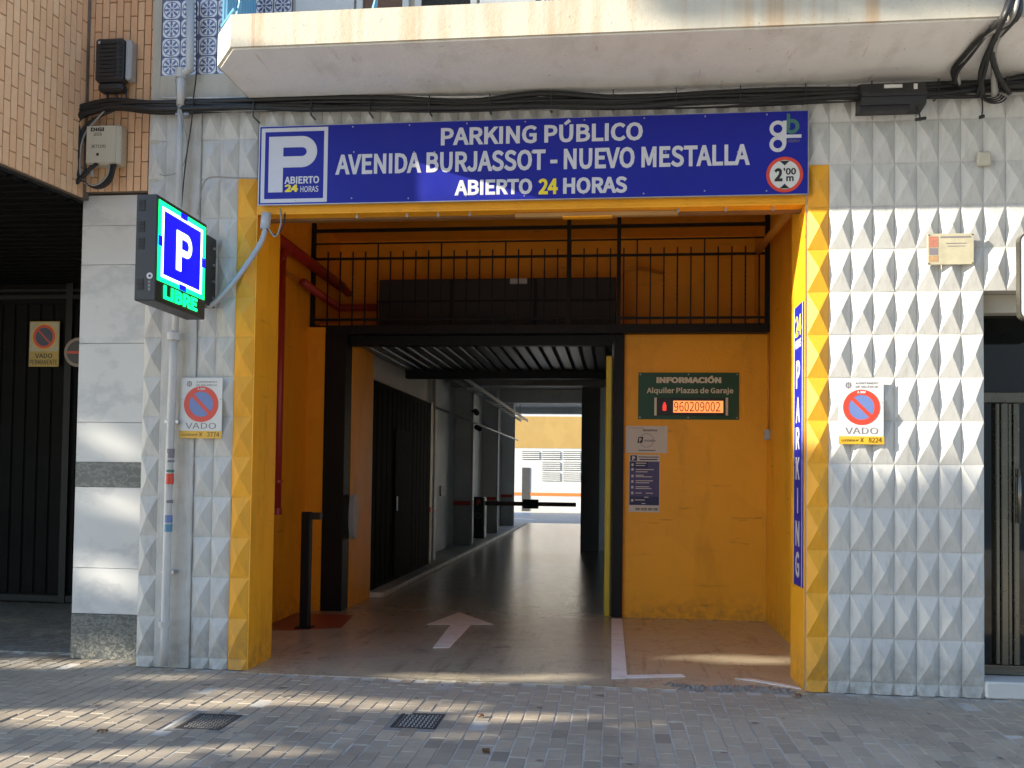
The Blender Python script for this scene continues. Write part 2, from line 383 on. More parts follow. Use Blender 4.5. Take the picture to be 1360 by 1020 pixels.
def floor_mat():
    k = N('polished_concrete_floor'); p = k.sep()
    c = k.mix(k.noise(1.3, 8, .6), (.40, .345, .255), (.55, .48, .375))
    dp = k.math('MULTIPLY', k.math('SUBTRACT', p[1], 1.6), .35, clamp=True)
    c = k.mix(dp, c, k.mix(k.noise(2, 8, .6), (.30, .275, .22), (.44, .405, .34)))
    # tyre-worn wheel paths down the middle of the lane
    lane = k.math('SUBTRACT', 1, k.math('MULTIPLY', k.math('ABSOLUTE', k.math('ADD', p[0], 2.75)), .85), clamp=True)
    lane = k.math('MULTIPLY', lane, k.math('MULTIPLY', p[1], .45, clamp=True))
    c = k.mix(k.math('MULTIPLY', k.math('MULTIPLY', lane, k.ramp(k.noise(2.4, 9, .7, stretch=(1.6, .7, 1)), .35, .65)), .55), c, (.11, .09, .065))
    st = k.ramp(k.noise(6, 8, .65), .58, .75); c = k.mix(k.math('MULTIPLY', st, .4), c, (.12, .10, .085))
    # tyre streaks, drips and hairline cracks
    ty = k.math('MULTIPLY', k.ramp(k.noise(1.6, 6, .6, stretch=(7, .5, 1)), .54, .66), k.ramp(k.noise(.8, 3), .42, .6)); c = k.mix(k.math('MULTIPLY', ty, .5), c, (.07, .06, .05))
    oil = k.ramp(k.noise(3.3, 3, .5), .68, .74); c = k.mix(k.math('MULTIPLY', oil, .6), c, (.05, .045, .04))
    cr = k.math('SUBTRACT', 1, k.math('MULTIPLY', k.math('ABSOLUTE', k.math('SUBTRACT', k.noise(.7, 8, .7), .5)), 130), clamp=True); c = k.mix(k.math('MULTIPLY', cr, .6), c, (.05, .045, .04))
    k.b.inputs['Coat Weight'].default_value = .55; k.b.inputs['Coat Roughness'].default_value = .12
    k.color(c)
    r = k.math('ADD', .07, k.math('MULTIPLY', k.noise(5, 6, .6), .26))
    k.rough(k.math('ADD', r, k.math('MULTIPLY', k.math('SUBTRACT', 1, dp, clamp=True), .2)))
    h = k.math('ADD', k.noise(7, 5, .6, stretch=(.7, 3.0, 1)), k.math('MULTIPLY', k.noise(40, 4), .35)); k.bump(h, .40, .016); return k.m
m_floor = floor_mat()
m_court = M('courtyard_floor', (.45, .44, .41), .6, .15, 3)
m_rub = M('broken_concrete', (.26, .245, .22), .9, .35, 14, .9, 45, grime=.5, gcol=(.06, .055, .05), gscale=9)

def azulejo_mat():
    k = N('blue_flower_tile'); tc = k.n('TexCoord'); s = k.sep(tc.outputs['Object'])
    x = k.math('MULTIPLY', s[0], 1/.0775); z = k.math('MULTIPLY', s[2], 1/.0775)
    r = k.math('SQRT', k.math('ADD', k.math('MULTIPLY', x, x), k.math('MULTIPLY', z, z))); th = k.math('ARCTAN2', z, x)
    pet = k.math('GREATER_THAN', k.math('COSINE', k.math('MULTIPLY', th, 8)), k.math('SUBTRACT', k.math('MULTIPLY', k.math('ABSOLUTE', k.math('SUBTRACT', r, .46)), 4.2), .75))
    ctr = k.math('LESS_THAN', r, .13)
    rg = k.math('LESS_THAN', k.math('ABSOLUTE', k.math('SUBTRACT', r, .82)), .045)
    cr = k.math('GREATER_THAN', r, 1.12)
    fr = k.math('GREATER_THAN', k.math('MAXIMUM', k.math('ABSOLUTE', x), k.math('ABSOLUTE', z)), .93)
    f = k.math('MAXIMUM', k.math('MAXIMUM', pet, ctr), k.math('MAXIMUM', rg, k.math('MAXIMUM', cr, fr)))
    c = k.mix(k.math('MULTIPLY', f, .9), (.74, .74, .76), (.03, .045, .17)); c = k.mix(k.math('MULTIPLY', k.noise(9, 5), .22), c, (.3, .3, .32))
    k.color(c); k.rough(.15); k.bump(k.noise(20, 3), .08, .002); return k.m
m_azu = azulejo_mat()
def leaf_mat():
    k = N('plane_leaf'); oi = k.noise(3, 3); c = k.mix(oi, (.045, .085, .02), (.10, .13, .03)); k.color(c); k.rough(.5); return k.m
m_leaf = leaf_mat()

# ------------------------------------------------------------------ ground
A, B = .1554, .317        # facade tile pitch
Z0 = .085
g = MB().box(-90, 90, -80, 70, -.5, -.06).build('ground', m_bounce); tag(g, kind='structure')
pv = bpy.data.objects.new('pavement', None); col.objects.link(pv); pv.location = (-2.5, -1.5, 0); tag(pv, kind='structure')
MB().box(-30, 30, -7.9, .38, -.055, -.0045).build('joint_bed', m_joint, pv)
MB().box(-30, 30, -8.1, -7.9, -.058, .0).build('kerb', m_rub, pv)
mats = []
for q in range(3):
    b = MB().box(-.0472, .0472, -.0968, .0968, -.03, 0, .004); mats.append(mesh('paver', b, m_paver))
GR = [oZ(278, 958), oZ(556, 957)]
def grate_hit(x, y): return any(abs(x-p.x) < .185 and abs(y-p.y) < .235 for p in GR)
spots = []
ncol = 0
x = -9.0
while x < 3.4:
    off = .1 if ncol % 2 else 0
    y = -4.2+off+random.uniform(-.006, .006)
    while y < .4:
        xe = -.1 if -4.41 < x < -.16 else (.0 if x > -5.3 else .38)
        if y+.1 < xe+.1-.02 and not grate_hit(x, y): spots.append((x, y))
        y += .2005
    x += .1018; ncol += 1
def vis(x, y):
    v = Vector((x, y, 0))-CAM; d = v.dot(_f)
    if d < .2: return None
    return (PX+F*v.dot(CR)/d, PY-F*v.dot(CU)/d, d)
keep = []
for (x, y) in spots:
    q = vis(x, y)
    if q and -20 < q[0] < 1380 and q[1] < 1030: keep.append((q[2], x, y))
keep.sort(); single = set((x, y) for _, x, y in keep[:300])
rest = MB()
for (x, y) in spots:
    dz = random.gauss(0, .0016)
    if random.random() < .05: dz -= .004
    if (x, y) in single:
        o = piece('paver', random.choice(mats), pv, (x+random.gauss(0, .0012), y, dz), random.gauss(0, .006))
        o.rotation_euler = (random.gauss(0, .006), random.gauss(0, .009), random.gauss(0, .006))
    else:
        jx = random.gauss(0, .0012); h = .0472
        b = MB().box(-.0472, .0472, -.0968, .0968, -.03, 0, .004); ty = random.gauss(0, .008)
        rest.add([(vx+x+jx, vy+y, vz+dz+vx*ty) for vx, vy, vz in b.v], b.f)
o = rest.build('paver_mass', m_paver2, pv); tag(o, kind='stuff')
MB().box(-30, -9.05, -7.9, .38, -.004, -.001).build('paver_field', m_paver2, pv)
MB().box(3.45, 30, -7.9, .0, -.004, -.001).build('paver_field', m_paver2, pv)
MB().box(-9.04, 3.44, -7.9, -4.32, -.004, -.001).build('paver_field', m_paver2, pv)

# garage lane floor
fl = bpy.data.objects.new('garage_floor', None); col.objects.link(fl); fl.location = (-2.5, 3, 0); tag(fl, kind='structure')
b = MB(); xs = np.linspace(-4.41, -.165, 60)
edge = [(-5.3, .49), (-5.3, 24.2), (.3, 24.2), (.3, .49), (-.165, .49)]+[(float(xx), -.1+random.uniform(-.012, .012)-(.0 if not -1.1 < xx < -.3 else -.12)) for xx in xs[::-1]]+[(-4.41, .49)]
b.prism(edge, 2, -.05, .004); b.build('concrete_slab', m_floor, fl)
# painted arrow and bay line
ar = MB(); P_ = lambda x, y: oZ(x, y, .008)
pts = [P_(575, 860), P_(597, 860), P_(626, 829), P_(655, 829), P_(610, 813), P_(567, 829), P_(599, 829)]
ar.prism([(p.x, p.y) for p in pts], 2, .0045, .0085); ar.build('arrow_marking', m_line, fl)
p0, p1 = P_(812, 823), P_(813, 903)
ln = MB(); ln.prism([(-1.578, 3.2), (-1.46, 3.2), (-1.45, .31), (-1.02, .42), (-1.0, .33), (-1.45, .2), (-1.57, .15)], 2, .0045, .0085); ln.build('bay_line', m_line, fl)
ln = MB(); ln.prism([(-.62, .33), (-.5, .34), (-.3, .22), (-.18, .10), (-.18, .04), (-.33, .15), (-.5, .27)], 2, .0045, .0085); ln.build('bay_line', m_line, fl)
rf = MB().prism([(-5.04, 2.9), (-4.38, 2.88), (-4.27, 2.05), (-4.70, 1.8), (-5.04, 1.8)], 2, .0045, .0085); rf.build('red_floor_patch', m_redf, fl)
kb = MB().box(-5.0, -4.42, 4.35, 23.5, .0045, .07, .01); kb.build('side_kerb', m_lgrey, fl)
# broken lip of the ramp
b = MB()
nx, ny = 70, 8
vs = []; fs = []
for i in range(nx+1):
    for j in range(ny+1):
        xx = -1.3+1.16*i/nx; yy = -.17+.34*j/ny
        e = max(0, 1-abs(j-ny*.55)/(ny*.5))*min(1, i/12, (nx-i)/8)
        vs.append((xx+random.gauss(0, .004), yy+.03*math.sin(xx*9), -.012+e*(.026+random.uniform(-.014, .014))))
for i in range(nx):
    for j in range(ny): a = i*(ny+1)+j; fs.append((a, a+1, a+ny+2, a+ny+1))
b.add(vs, fs); b.build('broken_ramp_edge', m_rub, fl)

# drain grates
for gi, (gp, lb) in enumerate(zip(GR, ('square cast iron drain cover nearer the white downpipe, light falling on it', 'square cast iron drain cover in the paving in front of the white arrow'))):
    t = thing('drain_cover', (gp.x, gp.y, 0), lb, 'drain cover', 'iron drain covers in the pavement')
    hx, hy = .14, .175
    b = MB()
    for (x0, x1, y0, y1) in ((-hx, hx, -hy, -hy+.02), (-hx, hx, hy-.02, hy), (-hx, -hx+.02, -hy+.02, hy-.02), (hx-.02, hx, -hy+.02, hy-.02)):
        b.box(gp.x+x0, gp.x+x1, gp.y+y0, gp.y+y1, -.03, .001)
    b.build('frame', m_lamp, t)
    b = MB().box(gp.x-hx+.02, gp.x+hx-.02, gp.y-hy+.02, gp.y+hy-.02, -.03, -.012)
    b.build('plate', m_lamp, t)
    b = MB()
    for i in range(9):
        for j in range(11):
            cx = gp.x-.105+i*.0262; cy = gp.y-.14+j*.028
            if (i+j) % 2: b.box(cx-.011, cx+.011, cy-.005, cy+.005, -.012, -.001)
            else: b.box(cx-.005, cx+.005, cy-.011, cy+.011, -.012, -.001)
    o = b.build('tread_studs', m_lamp, t)
    b = MB()
    for (x0, x1, y0, y1) in ((-.183, .183, -.232, -.18), (-.183, .183, .18, .232), (-.183, -.145, -.178, .178), (.145, .183, -.178, .178)):
        b.box(gp.x+x0, gp.x+x1, gp.y+y0, gp.y+y1, -.03, -.0015)
    b.build('mortar_surround', m_rub, t)
# leaf litter
LIT = [(645, 1000, 'curled brown leaf on the grey pavers near the bottom edge'), (638, 953, 'small dry leaf beside the right drain cover'),
       (1060, 926, 'dry leaf scrap on the pavers by the broken ramp edge'), (136, 974, 'dark dry leaf lying in the sunlit streak at left')]
for (px, py, lb) in LIT:
    p = oZ(px, py, .0); b = MB(); a0 = random.uniform(0, 3)
    vs = []; n = 9
    for j in range(2):
        for k in range(n):
            a = 2*math.pi*k/n; r = .021*(1+.3*math.cos(2*a)+random.uniform(-.25, .25))
            vs.append((p.x+r*1.3*math.cos(a+a0), p.y+r*math.sin(a+a0), .004+.02*abs(math.sin(a*1.5))+j*.0015))
    b.add(vs, [tuple(range(n)), tuple(range(n, 2*n))]+[(k, (k+1) % n, (k+1) % n+n, k+n) for k in range(n)])
    o = b.build('fallen_leaf', m_ridge); tag(o, lb, 'leaf', 'fallen leaves on the pavement')
lt = MB()
for i in range(420):
    xx = random.uniform(-6.2, 1.4); yy = random.uniform(-2.3, -.02) if random.random() < .5 else -.03-abs(random.gauss(0, .12))
    s = random.uniform(.003, .011); zz = .0015
    lt.add([(xx+random.uniform(-s, s)*1.6, yy+random.uniform(-s, s), zz+random.uniform(0, s)) for _ in range(4)], [(0, 1, 2), (0, 2, 3), (0, 1, 3), (1, 2, 3)])
o = lt.build('grit', m_rub); tag(o, 'loose grit and crumbs scattered over the pavers', 'grit', kind='stuff')

# ------------------------------------------------------------------ tiled facade walls
H = .047
def pyr(hz0=-B/2, hz1=B/2, jit=0, pk=.0035, jz=0):
    g_ = .0004; x0, x1 = -A/2+g_, A/2-g_; z0, z1 = hz0+g_, hz1-g_
    vs = [(x0, .006, z0), (x1, .006, z0), (x1, .006, z1), (x0, .006, z1), (x0, 0, z0), (x1, 0, z0), (x1, 0, z1), (x0, 0, z1)]
    yp = -H*(1-pk*8)
    vs += [(-pk+jit, yp, -pk+jz), (pk+jit, yp, -pk*1.4+jz), (pk+jit, yp+pk*.2, pk+jz), (-pk+jit, yp, pk*1.3+jz)]   # blunt, slightly worn tip
    fs = [(0, 4, 5, 1), (1, 5, 6, 2), (2, 6, 7, 3), (3, 7, 4, 0), (4, 8, 9, 5), (5, 9, 10, 6), (6, 10, 11, 7), (7, 11, 8, 4), (8, 11, 10, 9)]
    return MB().add(vs, fs)
def lowpyr(zcut):   # only the top zcut of a pyramid, standing on the pavement
    t = zcut/(B/2); g_ = .0012; yb = -H*t; wx = (A/2)*(1-t)
    vs = [(-A/2+g_, 0, 0), (A/2-g_, 0, 0), (wx, yb, -zcut), (-wx, yb, -zcut), (-A/2+g_, 0, -zcut), (A/2-g_, 0, -zcut)]
    return MB().add(vs, [(0, 3, 2, 1), (0, 4, 3), (1, 2, 5)])
VAR = [(random.gauss(0, .0022), random.choice((.002, .003, .003, .004, .009)), random.gauss(0, .004)) for _ in range(9)]
me_w = [mesh('tile', pyr(jit=a, pk=p, jz=z), m_white) for a, p, z in VAR]; me_y = [mesh('tile', pyr(jit=a, pk=p, jz=z), m_yel_t) for a, p, z in VAR[:5]]
me_wl = mesh('tile', lowpyr(Z0-.004), m_white); me_yl = mesh('tile', lowpyr(Z0-.004), m_yel_t)
def tiles(parent, xc, rows, yellow=lambda k: False, low=True):
    for k in rows:
        o = piece('tile', random.choice(me_y if yellow(k) else me_w), parent, (xc, random.uniform(-.0015, .001), Z0+B*(k+.5)))
        o.rotation_euler = (random.gauss(0, .007), random.gauss(0, .003), random.gauss(0, .011))
    if low: piece('tile', me_yl if yellow(0) else me_wl, parent, (xc, .001, Z0-.001))
# right pier
rp = thing('tiled_wall', (.45, .1, 0), 'white diamond-tiled wall with a yellow edge column, right of the garage opening', 'wall')
MB().box(-.165, 1.085, .0055, .48, 0, 4.52).build('wall_core', m_upper, rp)
MB().box(1.085, 4.0, .0055, .48, 2.94, 4.52).build('wall_core', m_upper, rp)
yk = lambda k: k <= 11
tiles(rp, -A/2, range(14), yk)
for c_ in range(7): tiles(rp, A*(c_+.5), range(14))
for c_ in range(7, 24): tiles(rp, A*(c_+.5), range(9, 14), low=False)
# yellow jamb lining with a joint
jr = MB().box(-.1745, -.1655, -.0, .2, 0, 3.66).box(-.1745, -.1655, .207, .488, 0, 3.66); jr.build('yellow_reveal', m_yel, rp)
MB().box(-.1742, -.1400, .4885, .497, 0, 4.5).build('yellow_reveal_back', m_yel, rp)
# left pier
XL = -4.565
lp = thing('tiled_wall', (-4.8, .1, 0), 'white diamond-tiled wall with a yellow edge column, left of the garage opening', 'wall')
MB().box(-5.32, XL+A+.004, .0055, .48, 0, 4.52).build('wall_core', m_upper, lp)
tiles(lp, XL+A/2, range(14), lambda k: k <= 11)
for c_ in (0, 1): tiles(lp, XL-A*(c_+.5), range(14))
tiles(lp, XL-A*4.5+.02, range(14))
fw = MB(); fw.box(XL-A*4+.02, XL-A*2-.001, -.022, .005, .0, 4.5, .006); fw.build('plain_strip', m_white, lp)
jl = MB().box(-4.4095, -4.3995, -.0, .25, 0, 3.66).box(-4.4095, -4.3995, .258, .488, 0, 3.66); jl.build('yellow_reveal', m_yel, lp)
MB().box(-4.43, -4.4, .4885, .497, 0, 4.5).build('yellow_reveal_back', m_yel, lp)
# lintel
lw = thing('tiled_wall', (-2.3, .1, 3.6), 'strip of white diamond tiles above the blue parking sign', 'wall')
MB().box(-4.405, -.1655, .0055, .12, 3.61, 4.52).build('wall_core', m_upper, lw)
n = int(round((.155+4.40)/A))
for c_ in range(1, 28): tiles(lw, -A*(c_+.5), (12, 13), low=False)
MB().box(-4.399, -.175, -.012, .119, 3.592, 3.609, .003).build('yellow_lintel_edge', m_yel, lw)
MB().box(-4.399, -.175, -.010, .005, 3.6095, 3.86).build('yellow_fascia', m_yel, lw)
MB().box(-4.399, -.175, .121, .19, 3.578, 3.63).build('shutter_slot', M('brown_slot', (.20, .10, .035), .6, .3, 6), lw)
b = MB()
for xx in (-3.6, -3.2, -2.95, -2.7, -1.1, -.75, -.4): b.box(xx-.008, xx+.008, .03, .045, 3.565, 3.592)
build_each(b, 'screw', m_edge, lw)
MB().box(-2.35, -1.1, .06, .115, 3.557, 3.591, .004).build('cover_strip', M('stained_strip', (.38, .22, .08), .6, .3, 5), lw)
MB().box(-1.98, -1.6, .05, .118, 3.547, 3.5565, .002).build('loose_plate', m_yel, lw)

# ------------------------------------------------------------------ upper building: balcony, azulejos, windows
ub = thing('apartment_building', (-2, 8, 4.5), 'apartment storey above the garage with a stained concrete balcony and blue flower tiles', 'building')
MB().box(-5.3, 6, .02, 24.0, 5.65, 10.2).box(-5.3, 6, .06, .49, 4.9, 5.65).build('wall', m_upper, ub)
MB().box(-5.3, 6, .1205, 7.0, 4.5, 4.8).build('ceiling', m_yel, ub)
sf = MB().prism([(-4.47, .004), (-4.47, -.64), (-4.25, -.92), (1.9, -.92), (6, -.92), (6, .004)], 2, 4.505, 4.735)
bal = sf.build('balcony_slab', m_fascia, ub)
sb = MB().prism([(-4.45, .001), (-4.45, -.63), (-4.24, -.90), (6, -.90), (6, .001)], 2, 4.493, 4.5045)
sb.build('balcony_soffit', m_soffit, bal)
MB().box(-5.235, -4.478, -.02, .01, 4.535, 4.735, .004).build('plaster_band', m_band, ub)
MB().box(-5.31, -5.24, -.005, .3, 3.8, 5.65).build('corner_strip', m_band, ub)
az = mesh('tile', MB().box(-.0768, .0768, 0, .012, -.0768, .0768, .002), m_azu)
azw = MB().box(-5.235, 6, .008, .058, 4.738, 5.64).build('tiled_parapet', m_band, ub)
for i in range(7):
    for j in range(5): piece('tile', az, azw, (-5.235+.0775+.155*i, -.003, 4.815+.155*j))
for i in range(18):
    for j in range(2, 5): piece('tile', az, azw, (-2.1+.155*i, -.003, 4.815+.155*j))
def window(x0, x1, fm, gm):
    f = MB()
    for (a, b_, c_, d_) in ((x0, x0+.05, 4.8, 5.6), (x1-.05, x1, 4.8, 5.6), (x0+.05, x1-.05, 5.53, 5.6)): f.box(a, b_, -.03, .007, c_, d_, .004)
    o = f.build('window', fm, ub); MB().box(x0+.052, x1-.052, -.008, .006, 4.8, 5.53).build('pane', gm, o)
window(-3.62, -3.2, m_farw, m_terra); window(-3.15, -2.66, m_farw, m_glassd)
MB().box(-4.12, -3.64, -.022, .007, 4.8, 5.6, .005).build('white_shutter', m_farw, ub)
MB().box(-2.64, -2.2, -.022, .007, 4.8, 5.6, .005).build('white_shutter', m_farw, ub)
rl = MB()
for k in range(12):
    t_ = k/11; pa = Vector((-4.44, -.05, 0)).lerp(Vector((-4.44, -.62, 0)), t_)
    rl.box(pa.x-.008, pa.x+.008, pa.y-.008, pa.y+.008, 4.7355, 5.5)
rl.tube([(-4.44, -.01, 4.80), (-4.44, -.64, 4.80)], .014, 6).tube([(-4.44, -.64, 4.80), (-4.24, -.88, 4.80)], .014, 6)
rl.tube([(-4.44, -.01, 5.5), (-4.44, -.64, 5.5), (-4.23, -.88, 5.5), (5, -.88, 5.5)], .02, 6)
for xx in (-4.23, -3.25, -.4, 1.9): rl.tube([(xx, -.86, 4.7355), (xx+.02, -.86, 4.85), (xx-.02, -.86, 5.0), (xx, -.86, 5.5)], [.022, .012, .012, .012], 8)
rl.build('railing', m_bluer, bal)

# ------------------------------------------------------------------ entrance sign
def big_P(parent, mt, x0, x1, z0, z1, y, plane='Y', stem=.30, bowl=.56, stroke=.20, d=.0015):
    w_, h_ = x1-x0, z1-z0; sw_ = w_*stem; bh_ = h_*bowl; t_ = h_*stroke; zc = z1-bh_/2
    ro = min(bh_/2, w_*.55); outer = [(x0+sw_, z1)]; inner = [(x0+sw_, z1-t_)]
    for k_ in range(17):
        a = math.pi/2-math.pi*k_/16
        outer.append((x1-ro+ro*math.cos(a), zc+bh_/2*math.sin(a))); inner.append((x1-ro+(ro-t_*.95)*math.cos(a), zc+(bh_/2-t_)*math.sin(a)))
    outer.append((x0+sw_, z1-bh_)); inner.append((x0+sw_, z1-bh_+t_))
    vs = []; fs = []
    sg = -1 if plane == 'Y' else 1
    def P3(p, q): return (p[0], y+sg*q, p[1]) if plane == 'Y' else (y+sg*q, p[0], p[1])
    n = len(outer)
    for q in (d/2, -d/2): vs += [P3(p, q) for p in outer]+[P3(p, q) for p in inner]
    for k_ in range(n-1):
        fs += [(k_, k_+1, n+k_+1, n+k_), (2*n+k_, 2*n+k_+1, k_+1, k_), (3*n+k_, 3*n+k_+1, n+k_+1, n+k_)]
    b = MB().add(vs, fs)
    if plane == 'Y': b.box(x0, x0+sw_, y-d/2, y+d/2, z0, z1)
    else: b.box(y-d/2, y+d/2, x0, x0+sw_, z0, z1)
    return b.build('letter_p', mt, parent)
def px_rect(x0, y0, x1, y1, Y):
    a = oY(x0, y0, Y); b_ = oY(x1, y1, Y); return a.x, b_.x, b_.z, a.z
SX0, SX1, SZ0, SZ1 = -4.366, -.169, 3.655, 4.272
t = thing('entrance_sign', (-2.27, -.05, 3.65), 'long dark blue public parking sign board across the top of the garage entrance', 'sign')
MB().box(SX0, SX1, -.0695, -.048, SZ0, SZ1).build('panel', m_blue, t)
fr = MB(); e = .006
for r_ in ((SX0-e, SX1+e, SZ1, SZ1+e), (SX0-e, SX1+e, SZ0-e, SZ0), (SX0-e, SX0, SZ0, SZ1), (SX1, SX1+e, SZ0, SZ1)): fr.box(r_[0], r_[1], -.071, -.04, r_[2], r_[3])
fr.build('frame', m_edge, t)
def sx(x, y=210): return oY(x, y, -.07).x
def stext(s, x0, x1, yt, yb, mt, bold=.022):     # pixel rows read at the words' own middle
    xm = (x0+x1)/2; zt = oY(xm, yt, -.07).z; zb = oY(xm, yb, -.07).z
    return text(s, t, mt, sx(x0, yt), sx(x1, yt), zb, zt, -.0712, bold=bold)
stext('PARKING PÚBLICO', 586, 854, 159, 190, m_sw, .018)
stext('AVENIDA BURJASSOT - NUEVO MESTALLA', 446, 996, 198, 226, m_sw, .018)
stext('ABIERTO', 604, 707, 238, 259, m_sw, .022); stext('24', 715, 741, 237, 258, m_syel, .022); stext('HORAS', 748, 833, 235, 257, m_sw, .022)
a = oY(346, 169, -.07); c_ = oY(434, 268, -.07); x0, x1, z1, z0 = a.x+.012, c_.x, a.z-.012, c_.z
fr = MB(); e = .03
for r_ in ((x0, x1, z1-e, z1), (x0, x1, z0, z0+e), (x0, x0+e, z0+e, z1-e), (x1-e, x1, z0+e, z1-e)): fr.box(r_[0], r_[1], -.0715, -.0695, r_[2], r_[3])
fr.build('parking_square', m_sw, t)
big_P(t, m_sw, sx(357, 215), sx(421, 215), oY(390, 255, -.07).z, oY(390, 181, -.07).z, -.0712)
stext('ABIERTO', 378, 424, 234, 244, m_sw, .02); stext('24', 378, 396, 245, 255, m_syel, .03); stext('HORAS', 399, 423, 247, 255, m_sw, .01)
# round height limit roundel
cc = oY(1042, 232, -.07); R_ = .133
MB().disc((cc.x, cc.z), R_-.001, -.0714, -.0695).build('roundel', m_plate, t)
MB().ring((cc.x, cc.z), R_, R_-.024, -.0730, -.0695).build('red_ring', m_sred, t)
b = MB(); b.prism([(cc.x-.036, cc.z+.103), (cc.x+.036, cc.z+.103), (cc.x, cc.z+.068)], 1, -.073, -.0712)
b.prism([(cc.x-.036, cc.z-.103), (cc.x+.036, cc.z-.103), (cc.x, cc.z-.068)], 1, -.073, -.0712); build_each(b, 'arrow_mark', m_sblk, t)
text('2', t, m_sblk, cc.x-.075, cc.x-.015, cc.z-.05, cc.z+.05, -.0725, bold=.03); text("'00", t, m_sblk, cc.x-.008, cc.x+.082, cc.z-.002, cc.z+.05, -.0725, bold=.02)
text('m', t, m_sblk, cc.x+.012, cc.x+.065, cc.z-.05, cc.z-.012, -.0725, bold=.02)
# logo of linked rings
lg = oY(1033, 171, -.07)
b = MB(); b.ring((lg.x, lg.z), .060, .033, -.0725, -.07); b.ring((lg.x, lg.z-.115), .060, .033, -.0725, -.07)
b.box(lg.x+.036, lg.x+.062, -.0732, -.0712, lg.z-.12, lg.z+.058); b.box(lg.x+.0, lg.x+.17, -.0729, -.0713, lg.z-.072, lg.z-.047); b.build('logo', m_sw, t)
b = MB(); b.ring((lg.x+.10, lg.z+.015), .055, .028, -.0722, -.07); b.box(lg.x+.064, lg.x+.088, -.0731, -.0712, lg.z-.0, lg.z+.11); b.build('logo_green', m_lgreen, t)
text('GRUPO+', t, m_sgrey, lg.x+.072, lg.x+.16, lg.z-.105, lg.z-.083, -.0712, bold=0)
b = MB()
for i in range(9): b.disc((SX0+.3+i*.45, SZ1-.02), .006, -.0735, -.07, 8)
for i in range(9): b.disc((SX0+.3+i*.45, SZ0+.025+.01*(i % 2)), .006, -.0735, -.07, 8)
for xx in (470, 550, 577, 706, 869, 884, 980): q = oY(xx, 202, -.07); b.disc((q.x, q.z), .006, -.0735, -.07, 8)
build_each(b, 'rivet', m_edge, t)

# ------------------------------------------------------------------ vertical PARKING sign on the right reveal (faces left)
vt = thing('vertical_sign', (-.18, .23, .75), 'tall narrow blue vertical parking sign on the yellow right reveal', 'sign')
XV = -.1845
a = oX(1055, 408, XV); c_ = oX(1068, 779, XV)
y1, y0, vz1, vz0 = a.y, max(.014, c_.y), 2.875, .752
MB().box(XV, -.175, y0, y1, vz0, vz1).build('panel', m_blue, vt)
b = MB()
for r_ in ((y0, y0+.016, vz0, vz1), (y1-.016, y1, vz0, vz1)): b.box(XV-.0012, XV, r_[0], r_[1], r_[2], r_[3])
b.build('white_border', m_sw, vt)
def vtext(s, z0, z1, mt, w0=.16, w1=.84, bold=.02):
    # faces -X: mirror Y so that it reads from the left
    o = text(s, vt, mt, 0, 1, z0, z1, XV-.0015, plane='X', bold=bold)
    off = wloc(vt); yy0, yy1 = y0+(y1-y0)*w0, y0+(y1-y0)*w1
    for v in o.data.vertices: v.co.y = (yy1-(v.co.y+off.y)*(yy1-yy0))-off.y
    return o
def vz(py): return oX(1061, py, XV).z
vtext('24', vz(446), vz(418), m_syel); vtext('HORAS', vz(462), vz(450), m_sw)
for ch, (pa, pb) in zip('PARKING', ((478, 515), (527, 561), (567, 597), (607, 637), (648, 682), (692, 726), (733, 768))):
    vtext(ch, vz(pb), vz(pa), m_sw, *((.44, .56) if ch == 'I' else (.28, .74)))

# ------------------------------------------------------------------ LED sign
LX = -4.70
t = thing('led_sign', (LX-.07, -.6, 2.7), 'black projecting LED box sign with lit blue P and green LIBRE', 'sign')
LY0, LY1 = oX(209, 258, LX).y, oX(275, 298, LX).y
LZ1 = .5*(oX(209, 258, LX).z+oX(275, 298, LX).z); LZ0 = .5*(oX(207, 405, LX).z+oX(272, 420, LX).z)
MB().box(LX-.15, LX, LY0, LY1, LZ0, LZ1, .006).build('cabinet', m_boxb, t)
ledg = E('led_green', (.0, .95, .16), 1.05); ledb = E('led_blue', (.0, .0, 1.0), 1.0); ledw = E('led_white', (.75, .88, 1.0), .95)
def LP(u, v): return LY0+(LY1-LY0)*u, LZ1-(LZ1-LZ0)*v
def panel(name, u0, u1, v0, v1, mt, d):
    a, b_ = LP(u0, v0), LP(u1, v1); return MB().box(LX+d, LX+d+.0015, a[0], b_[0], b_[1], a[1]).build(name, mt, t)
def frame(name, u0, u1, v0, v1, wu, wv, mt, d):
    b = MB()
    for (p, q, r_, s_) in ((u0, u1, v0, v0+wv), (u0, u1, v1-wv, v1), (u0, u0+wu, v0+wv, v1-wv), (u1-wu, u1, v0+wv, v1-wv)):
        a, b_ = LP(p, r_), LP(q, s_); b.box(LX+d, LX+d+.0015, a[0], b_[0], b_[1], a[1])
    return b.build(name, mt, t)
frame('green_border', .03, .97, .04, .80, .062, .045, ledg, .001)
for (p, q, r_, s_) in ((.44, .58, .04, .095), (.44, .58, .745, .80), (.03, .105, .37, .47), (.895, .97, .37, .47)): panel('border_mark', p, q, r_, s_, ledb, .0028)
frame('white_border', .093, .907, .086, .754, .04, .03, ledw, .001); panel('blue_field', .134, .866, .117, .723, ledb, .001)
def ltext(s, u0, u1, v0, v1, mt, bold=.03):
    a, b_ = LP(u0, v1), LP(u1, v0); return text(s, t, mt, a[0], b_[0], a[1], b_[1], LX+.0035, plane='X', bold=bold, depth=.001)
_a, _b = LP(.37, .62), LP(.68, .23); big_P(t, ledw, _a[0], _b[0], _a[1], _b[1], LX+.0035, 'X', .33, .60, .17); ltext('LIBRE', .15, .82, .82, .95, ledg, .03)
b = MB()
